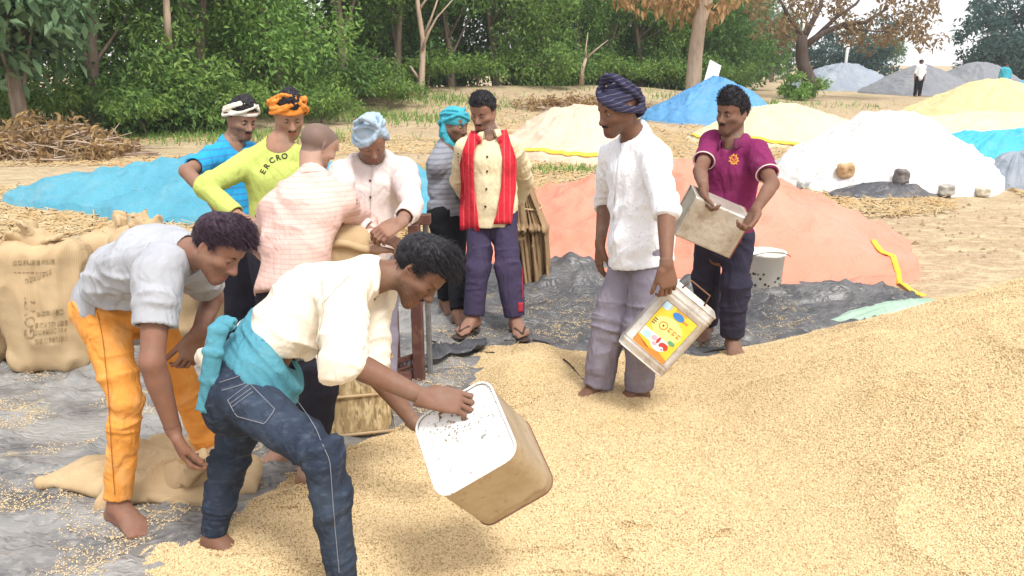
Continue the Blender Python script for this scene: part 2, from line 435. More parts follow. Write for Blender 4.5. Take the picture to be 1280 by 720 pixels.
        lb((-.024, .097, -.073), (.024, .097, -.073), [(0, .002), (.5, .0035+mouth), (1, .002)], .003, 'sub')
        for x in (-1, 1):
            e((x*.0325, .0735, -.002), (.0135, .0135, .0135), .004)
            e((x*.0325, .0885, -.0035), (.0125, .006, max(lids, .001)), .003, 'sub') if lids else None
        if ears:
            for x in (-1, 1):
                a = unit(s.hr*x*.45+s.hf*-.89); ex = np.stack([np.cross(a, s.hu), a, s.hu])
                P.append(ell(L(x*.076, -.012, -.008), V3(.008, .018, .032)*h, ex, .008*h)); P.append(ell(L(x*.084, -.008, -.004), V3(.006, .009, .017)*h, ex, .005*h, 'sub'))
        return P
    def handprims(s, q, d, n, curl=(.5, .8, .5), thumb=(.55, .6), spread=.06, hsz=1.0):
        """five separate fingers; d: pointing direction, n: where the palm faces"""
        d = unit(d); n = unit(np.asarray(n)-d*(np.asarray(n)@d)); t = np.cross(d, n)*(1 if q == 'R' else -1); W = s.W[q]; z = hsz*s.k; P = []
        P.append(limb(W-d*.02*z, W+d*.085*z, [(0, .026*z, .02*z), (.35, .034*z, .017*z), (.8, .042*z, .0145*z), (1, .041*z, .012*z)], t, .012))
        cs = curl if isinstance(curl[0], (tuple, list)) else [[c*f for c in curl] for f in (.9, 1, 1.05, 1.12)]
        for i, (o, L, r) in enumerate(((.029, .082, .0088), (.0098, .09, .0092), (-.0098, .084, .0088), (-.028, .067, .0077))):
            b = W+d*(.088-.006*(i == 3)-.002*(i == 0))*z+t*o*z; dd = unit(d+t*o*spread/.03); a = 0
            for j, (fr, c) in enumerate(zip((.45, .31, .24), cs[i])):
                a += c; v = dd*math.cos(a)+n*math.sin(a); e = b+v*L*fr*z
                P.append(limb(b, e, [(0, r*z*(1-.08*j)), (.5, r*z*(.93-.08*j)), (1, r*z*(.97-.1*j))], t, .004)); b = e
        a0, a1 = thumb; b = W+d*.022*z+t*.026*z; v = unit(d*math.cos(a0)+t*math.sin(a0)*.75+n*.35)
        e = b+v*.045*z; P.append(limb(b, e, [(0, .0155*z), (1, .0115*z)], t, .014)); b = e
        for L, r, m in ((.034, .0108, .5), (.027, .0098, 1.0)):
            v2 = unit(v+(d*.35+n*.5-t*.25)*a1*m); e = b+v2*L*z; P.append(limb(b, e, [(0, r*z), (1, r*.88*z)], t, .004)); b = e
        return P
    def footprims(s, q, toe=None):
        t = unit(s.foot[q]); t0 = t.copy(); A = s.A[q]; upv = unit(V3(0, 0, 1)-t*t[2]); sd = np.cross(t, upv); k = s.k; P = []
        heel = A-upv*.045*k-t*.03*k; ball = A-upv*.062*k+t*.125*k
        P.append(limb(A, heel, [(0, .036*k), (1, .03*k)], sd, .02)); P.append(limb(A-upv*.01*k+t*.02*k, ball, [(0, .036*k, .034*k), (.6, .041*k, .022*k), (1, .043*k, .015*k)], sd, .02))
        P.append(limb(heel, ball, [(0, .03*k, .024*k), (1, .04*k, .013*k)], sd, .02))
        big = 1 if q == 'L' else -1
        for i in range(5):
            o = big*(.032-.0165*i)*k; L = (.05, .046, .042, .036, .03)[i]*k; r = (.0125, .0095, .009, .0085, .0085)[i]*k
            b = ball+sd*o-t*(.004*i+.006)*k; P.append(limb(b, b+t*L-upv*.003*k, [(0, r*1.05), (1, r)], sd, .004))
        return P
    # ---- build
    def start(s, label, group=None, name='person'):
        s.root = empty(name, s.base, label, 'person', group); return s.root
    def skin(s, mat, hands={}, feet='RL', h=.0065, fine=.0042, hand_h=.0036, sh=.018, **hk):
        bp = s.bodyprims(sh); hp = s.headprims(**hk); allp = bp+hp; parts = []
        nd = unit(s.HC-s.N); cut = s.N+nd*.045
        kh = lambda C, S: ((C-cut)@nd > -S*1.2)&(np.abs(C-s.HC).max(1) < .3)
        V, F = net(allp, fine, kh); V = relax(V, F, 1, .4); f = (V[F]-cut)@nd; dh = np.linalg.norm(V[F]-s.HC, axis=2); F = F[(f > -.004).all(1)&(dh < .2).all(1)]; parts.append(clean(V, F))
        rest = bp+hp[:2]; fs = []
        for q in feet:
            if q in s.A: fs += s.footprims(q)
        hs_ = {q: s.handprims(q, **a) for q, a in hands.items()}
        V, F = net(rest+fs, h); V = relax(V, F, 1, .5); m = (((V[F]-cut)@nd < .006)|(np.linalg.norm(V[F]-s.HC, axis=2) > .19)).all(1)
        wd = {q: unit(s.W[q]-s.E[q]) for q in hs_}
        for q in hs_: m &= ~((((V[F]-s.W[q])@wd[q]) > -.014).all(1)&((np.linalg.norm(V[F]-s.W[q], axis=2)) < .12).all(1))
        parts.append(clean(V, F[m]))
        for q, p in hs_.items():
            ar = [x for x in bp]; kk = lambda C, S, q=q: ((C-s.W[q])@wd[q] > -S*1.5)&(np.linalg.norm(C-s.W[q], axis=1) < .3)
            arm = limb(s.E[q], s.W[q], [(0, .036*s.k), (.25, .038*s.k), (.7, .029*s.k), (1, .024*s.k)], None, .012)
            V, F = net([arm]+p, hand_h, kk); V = relax(V, F, 1, .35); f = (V[F]-s.W[q])@wd[q]; parts.append(clean(V, F[(f > -.022).all(1)]))
        V, F = join(parts); l = s.loc(V)
        x, y, z = l.T; near = ((np.abs(x) < .095)&(y > -.125)&(y < .125)&(np.abs(z) < .15)).astype(float)
        lip = near*np.exp(-((z+.073)/.0125)**4)*(np.abs(x) < .027)*sst(.07, .08, y)
        st = near*sst(-.035, -.06, z+.25*np.maximum(0, .05-y)-.012)*sst(-.02, .02, y)*sst(-.13, -.118, z)*(1-.8*lip)
        hairm = near*sst(.0, .012, z-np.interp(y, [-.12, -.06, -.01, .01, .05, .085], [-.062, -.05, -.02, .012, .062, .07]))
        ey = near*sst(.008, .003, np.abs(z+.005 if not hk.get('lids', 1) else z+.003))*sst(.013, .010, np.abs(np.abs(x)-.0325))*sst(.07, .078, y)
        s.o_skin = obj('body', V, F, mat, s.root, attrs=dict(lip=lip, stubble=st, scalp=hairm, eyeline=ey)); return s
    def eyes(s, mat, look=(0, 1, -.35)):
        for x in (-1, 1):
            mb = MB(); th = np.linspace(.02, math.pi-.02, 9)
            f = unit(look@s.hx); a = unit(np.cross(f, s.hr)); ax = np.stack([np.cross(a, f), a, f])
            mb.lathe([(.0118*s.hs*math.sin(t), .0118*s.hs*math.cos(t)) for t in th], s.hl(x*.0325, .0745, -.002), ax, 16)
            V = np.concatenate(mb.V); iris = ((V-s.hl(x*.0325, .0745, -.002))@f/(.0118*s.hs) > .8).astype(float)
            mb.build('eye', mat, s.root, attrs=dict(iris=iris))
    def brows(s, mat, r=.0045):
        for x in (-1, 1):
            P = path([s.hl(x*.014, .0885, .014), s.hl(x*.03, .087, .021), s.hl(x*.05, .071, .016)], [r*.8*s.hs, r*s.hs, r*.5*s.hs], k=.004)
            V, F = net(P, .0022, pad=.01); V += (fbm(V*260, 2, 5)[:, None]-.5)*.002; obj('eyebrow', V, F, mat, s.root)
    def moustache(s, mat, r=.0055):
        P = path([s.hl(-.03, .078, -.068), s.hl(-.016, .094, -.0585), s.hl(0, .098, -.057), s.hl(.016, .094, -.0585), s.hl(.03, .078, -.068)], [r*.5*s.hs, r*s.hs, r*.9*s.hs, r*s.hs, r*.5*s.hs], k=.003)
        V, F = net(P, .0024, pad=.01); V += (fbm(V*240, 2, 5)[:, None]-.5)*.003; obj('moustache', V, F, mat, s.root)
    def hairdo(s, mat, vol=.014, top=.02, line=None, strands=260, h=.0042, rough=.006, seed=1, sweep=(0, .5, .3), slen=.035, recede=0.0):
        """hair cap with locks; line: lowest hair height against depth (head frame)"""
        ly, lz = line or ([-.12, -.085, -.05, -.012, .004, .03, .06, .1], [-.055, -.06, -.045, .0, -.012, .045, .058+recede, .062+recede]); L = s.hl; H = s.hs
        P = [ell(L(0, -.014, .036), np.array((.075+vol*.75, .096+vol, .083+vol))*H, s.hx, .02*H), ell(L(0, .02, .07+top*.4), np.array((.062+vol*.6, .068+vol*.6, .052+top))*H, s.hx, .03*H)]
        def cut(Q):
            l = s.loc(Q); jag = (noise(l*90, seed)-.5)*.016; return (np.interp(l[..., 1], ly, lz)-l[..., 2]+jag)*H
        P.append(Pr(cut, P[0].lo, P[0].hi, .01, 'max'))
        def wob(Q):
            l = s.loc(Q); w_ = l@np.array([[55., 18, 12], [14, 38, 10], [10, 14, 42]]).T; return -(ridge(w_+1.5*fbm(l*22, 2, seed+3)[..., None], seed)-.55)*rough*2*H
        V, F = net(P, h*H, wob=wob); V = relax(V, F, 1, .3); parts = [(V, F)]
        N = normals(V, F); rg = np.random.default_rng(seed); l = s.loc(V); up = np.where(l[:, 2] > np.interp(l[:, 1], ly, lz)+.012)[0]; n = 3
        if strands:
            sw = np.asarray(sweep)@s.hx; Vs = []; Fs = []
            for c, i in enumerate(rg.choice(up, strands)):
                d = unit(N[i]*.32+sw*.9+rg.normal(0, .24, 3)); p0 = V[i]-N[i]*.003; b = unit(np.cross(d, N[i])); ln = slen*rg.uniform(.5, 1.2)*H
                c_ = np.array([p0, p0+d*ln*.5+N[i]*.003, p0+unit(d-N[i]*.42+sw*.2)*ln]); 
                for j, rr in enumerate((.0013, .0011, .0003)):
                    for t in range(n): ang = 2*math.pi*t/n; Vs.append(c_[j]+rr*H*(b*math.cos(ang)+np.cross(b, d)*math.sin(ang)))
                for j in range(2):
                    for t in range(n): q = c*9+j*3; Fs.append([q+t, q+(t+1) % 3, q+3+(t+1) % 3, q+3+t])
            parts.append((np.array(Vs), np.array(Fs)))
        V, F = join(parts); return obj('hair', V, F, mat, s.root)
    def wraps(s, name, mat, rings, r=(.016, .011), crown=None, h=.0045, tail=None, seed=1, wob_a=.004, base=None, band=None):
        """cloth wound round the head: rings of (height, tilt front-back, tilt side, extra radius)"""
        P = []; H = s.hs
        for i, (z, tf, ts, ex) in enumerate(rings):
            pts = []
            for a in np.linspace(0, 2*math.pi, 17):
                x = math.sin(a); y = math.cos(a); zz = z+tf*y+ts*x; q = math.sqrt(max(.25, 1-max(0, (zz-.036)/.105)**2))
                pts.append(s.hl(x*(.077*q+ex), -.012+y*(.097*q+ex), zz))
            for j in range(16):
                P.append(limb(pts[j], pts[j+1], [(0, r[0]*H, r[1]*H), (1, r[0]*H, r[1]*H)], s.hu, .004 if j else .006))
        if crown:
            zc, rx, ry, rz = crown; P.append(ell(s.hl(0, -.014, zc), np.array((rx, ry, rz))*H, s.hx, .012))
        if base is not None:
            zb, ex = base; P.append(ell(s.hl(0, -.014, .036), np.array((.075+ex, .096+ex, .083+ex))*H, s.hx, .012)); P.append(Pr(lambda Q: (zb-.18*(s.loc(Q)[..., 1]*-1)*0-(Q-s.HC)@s.hu/H)*H, [-9]*3, [9]*3, .006, 'max'))
            P = P[-2:]+P[:-2]
        if band:
            zc, hw, ex = band; e_ = ell(s.hl(0, -.014, .036), np.array((.075+ex, .096+ex, .083+ex))*H, s.hx, .01); P.append(Pr(lambda Q: np.maximum(e_.fn(Q), np.abs((Q-s.HC)@s.hu-.08*((Q-s.HC)@s.hf)-zc*H)-hw*H), e_.lo, e_.hi, .01))
        if tail:
            P += path([s.hl(*t[:3]) for t in tail], [(t[3]*H, t[4]*H) for t in tail], [s.hr]*(len(tail)-1), .01)
        def wob(Q): l = s.loc(Q); return (ridge(np.stack([l[..., 0]*16+l[..., 2]*14, l[..., 1]*16-l[..., 2]*10, l[..., 2]*75+l[..., 0]*12], -1), seed)-.5)*wob_a
        V, F = net(P, h, wob=wob); V = relax(V, F, 1, .3)
        return obj(name, V, F, mat, s.root, attrs=dict(hl=s.loc(V)))
def crumple(V, F, amp=.006, freq=9, seed=1, stretch=(1, 1, .35), folds=(), fine=.0022, bias=.3, damp=None):
    N = normals(V, F); Q = V*freq*np.asarray(stretch); Q = Q+1.0*np.stack([fbm(Q*.6, 2, seed+20+i) for i in range(3)], -1)
    m = sst(.40, .66, fbm(V*3.4, 2, seed+50)); d = m*amp*1.9*(ridge(Q, seed)**5-.10)-(1-.5*m)*amp*1.1*(ridge(Q*.8+7.7, seed+3)**7-.06)+amp*.9*(fbm(V*3.1, 2, seed+60)-.5)
    d = d+m*(ridge(V*freq*2.4*np.asarray(stretch)+1.2*fbm(V*8, 2, seed)[:, None], seed+7)**4-.15)*fine*1.6
    for J, ax, Rr, a, lam in folds:
        q = V-np.asarray(J); w_ = np.exp(-(q*q).sum(1)/Rr**2)*sst(.3, .62, fbm(V*7.5, 2, seed+71)); e = unit(ax); u = q@e; e2 = unit(np.cross(e, [.3, .5, .81])); e3 = np.cross(e, e2)
        Qn = np.stack([u/lam*.62, q@e2*3.0+u*5, q@e3*3.0-u*3], -1); Qn[:, 0] += 1.1*fbm(V*5, 2, seed+31)
        d = d+a*w_*(ridge(Qn, seed+int(lam*1000))**4-.16)*2.4
    if damp is not None: d = d*damp
    return V+N*d[:, None]
class Surf:
    """a finished mesh that others are laid on"""
    def __init__(s, V, F, o=None):
        from mathutils.bvhtree import BVHTree
        s.o = o
        s.b = BVHTree.FromPolygons(V.tolist(), F.tolist())
    def trace(s, px, py, Y0): d = ray(px, py); h = s.b.ray_cast(Vector(CO+d*Y0), Vector(d)); return None if h[0] is None else np.array(h[0])
    def normal(s, P): return np.array([np.array(s.b.find_nearest(Vector(p))[1]) for p in P])
LAST = [None]
def grow(name, prims, h, mat, parent, amp=.006, freq=9, seed=1, stretch=(1, 1, .35), folds=(), fine=.0022, smooth=1, attrs=None, fnattr=None, rl=.5, bias=.3):
    V, F = net(prims, h); V = relax(V, F, smooth, rl); N = normals(V, F)
    dm = np.where(field(prims, V-N*.011) > -.0005, .12, 1.0)[:, None]; dm = relax(np.repeat(dm, 3, 1), F, 5, .6)[:, 0]
    V = crumple(V, F, amp, freq, seed, stretch, folds, fine, bias, dm)
    o = obj(name, V, F, mat, parent); LAST[0] = (V, F, o); return o
def shirt_prims(b, st, sl=None, slr=.062, cutR=None, cutL=None, hem_t=None, hemdir=None, neck=.058, hollow=.12, yoke=.053, cuffr=None, vdeep=.0):
    """loose torso plus sleeves; sl: {'R': end} with end 0-1 on the upper arm, 1-2 on the forearm"""
    k = b.k; P = b.torso(st, .025)
    for q in 'RL':
        P.append(limb(b.N+b.up*.014-b.fC*.008, b.S[q], [(0, .056*k, .05*k), (.5, .046*k), (1, yoke*k)], None, .035))
    if hem_t is not None:
        H0 = b.spine(hem_t); ax = unit(hemdir) if hemdir is not None else b.up
        P.append(Pr(lambda Q: (H0-Q)@ax, [-9]*3, [9]*3, .004, 'max'))
        t0, a0, b0 = st[0]; t1, a1, b1 = st[1]
        P.append(limb(b.spine(t0)-b.up*.05, H0+b.up*hollow, [(0, (a0*.87-.008)*k, (b0*.9-.008)*k), (1, (a1*.87-.012)*k, (b1*.9-.012)*k)], b.sP, .004, 'sub'))
    for q in 'RL':
        if q not in b.E or not sl or q not in sl: continue
        e = sl[q]; r = slr if isinstance(slr, (int, float)) else slr[q]; fr = (cuffr or r*.8)
        if e <= 1: P.append(limb(b.S[q], b.E[q], [(0, r*1.02*k), (e, r*.95*k), (1, r*.93*k)], None, .03, cut=e, hollow=.05))
        else:
            P.append(limb(b.S[q], b.E[q], [(0, r*1.02*k), (.6, r*.93*k), (1, r*.85*k)], None, .03))
            P.append(limb(b.E[q], b.W[q], [(0, r*.85*k), (min(.5, (e-1)*.6), r*.82*k), (1, fr*k)], None, .02, cut=e-1, hollow=.04))
    P.append(limb(b.N-b.up*.008+b.fC*.012, b.HC, [(0, neck*k*.98), (1, neck*1.15*k)], None, .006, 'sub'))
    if vdeep: P.append(limb(b.N+b.up*.01+b.fC*.05, b.N-b.up*vdeep+b.fC*.115, [(0, .034*k), (1, .008)], b.sC, .006, 'sub'))
    return P
def trouser_prims(b, th=.098, kn=.075, ank=.062, st=None, waist_t=.2, end=.93, hollow=.06, legs='RL', seat=.0, under=True):
    k = b.k
    if under: waist_t = .08; th = min(th, .080); st = [(-.16, .125, .09+seat), (0, .148, .102+seat), (.08, .138, .095)]
    st = st or [(-.16, .135, .098+seat), (0, .165, .12+seat), (waist_t, .148, .107)]
    P = b.torso(st, .03); P.append(Pr(lambda Q: (Q-b.spine(waist_t-.01))@b.up, [-9]*3, [9]*3, .004, 'max'))
    for q in legs:
        if q not in b.K: continue
        P.append(limb(b.H[q]+b.up*.01, b.K[q], [(0, th*k), (.4, (th*.6+kn*.4)*k), (1, kn*k)], None, .03))
        P.append(limb(b.K[q], b.A[q], [(0, kn*k), (.35, (kn*.6+ank*.4)*k*1.03), (1, ank*k)], None, .025, cut=end, hollow=hollow))
    return P
def limb_folds(b, arms=(), legs=(), a=.008, lam=.04):
    out = []; a *= .72
    for q in arms:
        out.append((b.E[q], b.W[q]-b.S[q], .13, a, lam)); out.append((b.S[q]-b.up*.06, b.E[q]-b.M, .13, a*.9, lam*1.15))
    for q in legs:
        out.append((b.K[q], b.A[q]-b.H[q], .16, a, lam)); out.append((b.A[q], b.A[q]-b.K[q], .13, a, lam*.8)); out.append((b.H[q], b.K[q]-b.H[q]+b.sP*.2, .14, a*.8, lam*1.2))
    return out
def collar(b, mat, rad=.062, hgt=.035, spread=.03, name='collar', open_=.5, th=.006):
    """shirt collar: a band round the neck, open at the front, with two turned-down points"""
    n = 33; k = b.k; nd = unit(b.HC-b.hs*(.03*b.hf+.05*b.hu)-b.N); fr = unit(b.fC-nd*(b.fC@nd)); sd = np.cross(fr, nd); c = b.N+b.fC*.008
    prof = [(1.0, -.012), (.97, hgt*.9), (1.02, hgt*1.05), (1.14, hgt*.75), (1.26, -.008)]; V = []
    for i, a in enumerate(np.linspace(open_, 2*math.pi-open_, n)):
        f = max(0, math.cos(a)); 
        for j, (rr, z) in enumerate(prof):
            dz = -spread*f*f*(1 if j == 4 else .5 if j == 3 else .15); out = rr*(1+.1*f)
            V.append(c+fr*math.cos(a)*rad*k*out*1.05+sd*math.sin(a)*rad*k*out+nd*(z+dz-.018*f)*k)
    m = len(prof); F = [[i*m+j, i*m+j+1, (i+1)*m+j+1, (i+1)*m+j] for i in range(n-1) for j in range(m-1)]
    o = obj(name, V, np.array(F), mat, LAST[0][2] if LAST[0] else b.root); md = o.modifiers.new('thick', 'SOLIDIFY'); md.thickness = th*.6; return o
# ---------------------------------------------------------------- the place: ground, grain, sheets
def ground_z(x, y):
    far = sst(16, 34, y+.55*x*-1)*.35*sst(40, 8, x)
    bank = .55*np.exp(-((y-(30+.5*x))/3.5)**2)*sst(12, 2, x)*sst(-14, -6, x)
    return far+bank+(n2(x, y, .35, 3)-.5)*.10*sst(6, 12, y)+(n2(x, y, 1.6, 4)-.5)*.045*sst(6, 10, y)
def axis_pts(segs):
    out = []
    for a, b, s in segs: out += list(np.arange(a, b, s))
    return np.array(out+[segs[-1][1]])
gx = axis_pts([(-400, -60, 40), (-60, -14, 2), (-14, 14, .14), (14, 60, 2), (60, 400, 40)])
gy = axis_pts([(-60, 4, 4), (4, 26, .14), (26, 60, .5), (60, 200, 10), (200, 900, 70)])
X, Y = np.meshgrid(gx, gy); Z = ground_z(X, Y)-.012
m = MT('dry_earth', (.47, .365, .235), .95, .1)
m.mix(m.ramp(m.noise(.35, 4), .4, .65), (.42, .31, .205)).mix(m.ramp(m.noise(1.7, 5, dist=.6), .5, .75), (.32, .23, .13), .8)
m.mix(m.ramp(m.noise(9, 5, st=(1, 2.4, 1)), .52, .72), (.58, .47, .30)).mix(m.ramp(m.noise(30, 5, .65, st=(1, 2.5, 1)), .54, .66), (.20, .13, .07), .85)
m.mix(m.ramp(m.noise(3.2, 6, .7, st=(1, 1.8, 1), dist=.8), .5, .62), (.60, .50, .31), .75).mix(m.ramp(m.noise(70, 3, .6, st=(1, 2.2, 1)), .5, .64), (.17, .115, .06), .6).mix(m.ramp(m.noise(.16, 3, dist=.5), .56, .72), (.22, .25, .09), .5)
m.bmp(m.noise(14, 6), .6, .05).bmp(m.noise(60, 4), .5, .02)
grid_mesh('ground', X, Y, Z, m.m)['kind'] = 'structure'
# grain heap and the spread layer round it
def heap_z(x, y):
    r = np.sqrt((x-3.0)**2+(y-2.5)**2+.02); z = 1.2-.5*r
    r2 = np.hypot(x-4.3, y-3.0); z = np.maximum(z, 1.02-.40*r2)
    r3 = np.hypot(x-2.3, y-1.2); z = smax(z, .62-.46*r3, .12)
    return z
def smax(a, b, k): h = np.maximum(k-np.abs(a-b), 0)/k; return np.maximum(a, b)+h*h*k*.25
EDGE = np.array([(-1.8, 1.3), (-1.5, 2.0), (-1.42, 2.35), (-1.32, 2.7), (-1.12, 2.95), (-.85, 3.25), (-.45, 3.55), (-.32, 3.95), (-.22, 4.3), (.1, 4.55), (.6, 4.6), (1.2, 4.45), (1.6, 4.2), (2.2, 4.2)])
def layer_z(x, y):
    """thickness of the spread grain: negative where the sheet shows"""
    xe = np.interp(y, EDGE[:10, 1], EDGE[:10, 0]); ye = np.interp(x, EDGE[8:, 0], EDGE[8:, 1])
    d = np.minimum(x-xe, ye-y)
    b = .062*sst(-.05, .5, d)-.045*sst(.12, -.3, d)
    ln = .05*np.exp(-((x-.1)**2+(y-3.95)**2)/.10)+.07*np.exp(-((x-.45)**2+(y-3.3)**2)/.12)+.05*np.exp(-((x+.35)**2+(y-2.75)**2)/.12)
    pt = (n2(x, y, 2.6, 11)*.6+n2(x, y, 6.5, 12)*.4-.53)*.13*sst(-2.4, -.3, d)
    return b+ln*sst(-.3, .2, d)+pt-.006
def grain_z(x, y):
    z = smax(heap_z(x, y)+.02, layer_z(x, y), .16)
    hh = sst(.03, .2, z); z = z+(n2(x, y, 1.3, 15)-.5)*.07*hh+(n2(x, y, 4.5, 16)-.5)*.028*sst(-.02, .08, z)+.03*hh*(ridge(np.stack([x*1.7+y*.6, y*1.7-x*.5, x*0], -1)+.7*fbm(np.stack([x, y, x*0], -1), 2, 17)[..., None], 18)**4-.1)+(n2(x, y, 13, 19)-.5)*.010*sst(.04, .12, z)
    xe = np.interp(y, EDGE[:10, 1], EDGE[:10, 0]); ye = np.interp(x, EDGE[8:, 0], EDGE[8:, 1]); d = np.minimum(x-xe, ye-y)
    return np.maximum(z, np.where(d > .2, sheet_z(x, y)-.03+.05*sst(.2, .5, d), -1))
DENT = []
def sheet_z(x, y):
    """wrinkled ground sheet"""
    Q = np.stack([x*1.3+.25*y, y*3.2, np.zeros_like(x)], -1); Q = Q+.8*np.stack([fbm(Q*.5, 2, 40+i) for i in range(3)], -1)
    f = ridge(Q, 33)**7*.030+ridge(np.stack([x*2.1, y*7.5+x, x*0], -1)+.8*fbm(np.stack([x*2, y*2, x*0], -1), 2, 44)[..., None], 34)**9*.030+ridge(np.stack([x*7+y*3, y*6-x*2, x*0], -1), 38)**10*.016+(n2(x, y, .9, 35)-.5)*.015
    bump = .20*np.exp(-(((x-.44)/.30)**2+((y-5.75)/.24)**2))*(.35+.75*ridge(np.stack([x*4+y, y*6, x*0], -1)+.6*fbm(np.stack([x*6, y*6, x*0], -1), 2, 45)[..., None], 36)**2)
    roll = .10*np.exp(-((y-(5.35-.18*(x-1.6)))/.13)**2)*sst(1.05, 1.3, x)*sst(2.75, 2.5, x)*(.7+.5*n2(x, y, 5, 37))
    return .012+f*(1+.5*sst(3.5, 5, y))+bump+roll
gx = np.arange(-4.2, 2.85, .024); gy = np.arange(1.0, 6.45, .024); X, Y = np.meshgrid(gx, gy)
ex = .10*n2(X, Y, 1.5, 50)
Yw = 1.0+(Y-1.0)*(1-.18*sst(-1.2, -3.5, X)); m_in = Yw
Z = sheet_z(X, Yw)
m = MT('black_polythene', (.030, .031, .037), .40, .5)
du = m.attr('dust'); m.mix(m.math('MULTIPLY', m.ramp(m.noise(1.6, 3, .5, dist=.3, st=(1, 2.2, 1)), .25, .62), du), (.30, .29, .275), .9).mix(m.math('MULTIPLY', m.ramp(m.noise(22, 4, .6, st=(1, 2.0, 1)), .48, .75), du), (.44, .41, .37), .5)
m.mix(m.ramp(m.noise(5, 6, .7), .60, .68), (.52, .40, .20), .55)
q_ = m.noise(5, 2, .5, st=(1, 2.6, 1), dist=.7); m.bmp(m.ramp(m.math('ABSOLUTE', m.math('SUBTRACT', q_, .5)), 0, .06, 'SMOOTHSTEP'), .45, .012).bmp(m.noise(45, 3, st=(1, 2, 1)), .25, .01)
t = empty('ground_sheet', (0, 4, 0), 'dusty black plastic sheet spread on the ground under sacks, workers and loose grain', 'tarpaulin')
grid_mesh('sheet', X, Yw, Z, m.m, t, attrs=dict(dust=np.clip(.32+.68*sst(.3, -.6, X+.25*(Yw-4)), 0, 1)))
gx = axis_pts([(-2.6, 3.6, .021), (3.6, 7, .08)]); gy = axis_pts([(.3, 5.1, .021), (5.1, 7, .08)]); X, Y = np.meshgrid(gx, gy); Z = grain_z(X, Y)
ok = (Z > -.02); ok |= np.roll(ok, 1, 0)|np.roll(ok, -1, 0)|np.roll(ok, 1, 1)|np.roll(ok, -1, 1)
r, c = X.shape; i = np.arange(r*c).reshape(r, c); Q = np.stack([i[:-1, :-1], i[:-1, 1:], i[1:, 1:], i[1:, :-1]], -1)[(ok[:-1, :-1] & ok[1:, 1:])].reshape(-1, 4)
GV, GF = clean(np.stack([X, Y, Z], -1).reshape(-1, 3), Q)
m = MT('paddy_grain', (.62, .47, .26), .75, .25)
v = m.vor(170, out='Color'); sp = m.n('ShaderNodeSeparateColor'); m.l(v, sp.inputs[0])
m.mix(m.ramp(sp.outputs[0], .55, 1), (.80, .66, .38)).mix(m.ramp(sp.outputs[1], .72, 1), (.52, .35, .13))
dv = m.vor(170); m.mix(m.ramp(dv, .42, .75), (.20, .11, .035), .85)
m.mix(m.ramp(m.noise(1.6, 4), .45, .75), (.78, .63, .36), .7).mix(m.ramp(m.noise(4.5, 5, .65, dist=.6), .54, .7), (.52, .36, .15), .5)
m.bmp(m.math('SUBTRACT', 1.0, dv), .9, .006).bmp(m.noise(6, 5), .35, .03)
go = tag(obj('grain_heap', GV, GF, m.m), kind='structure')
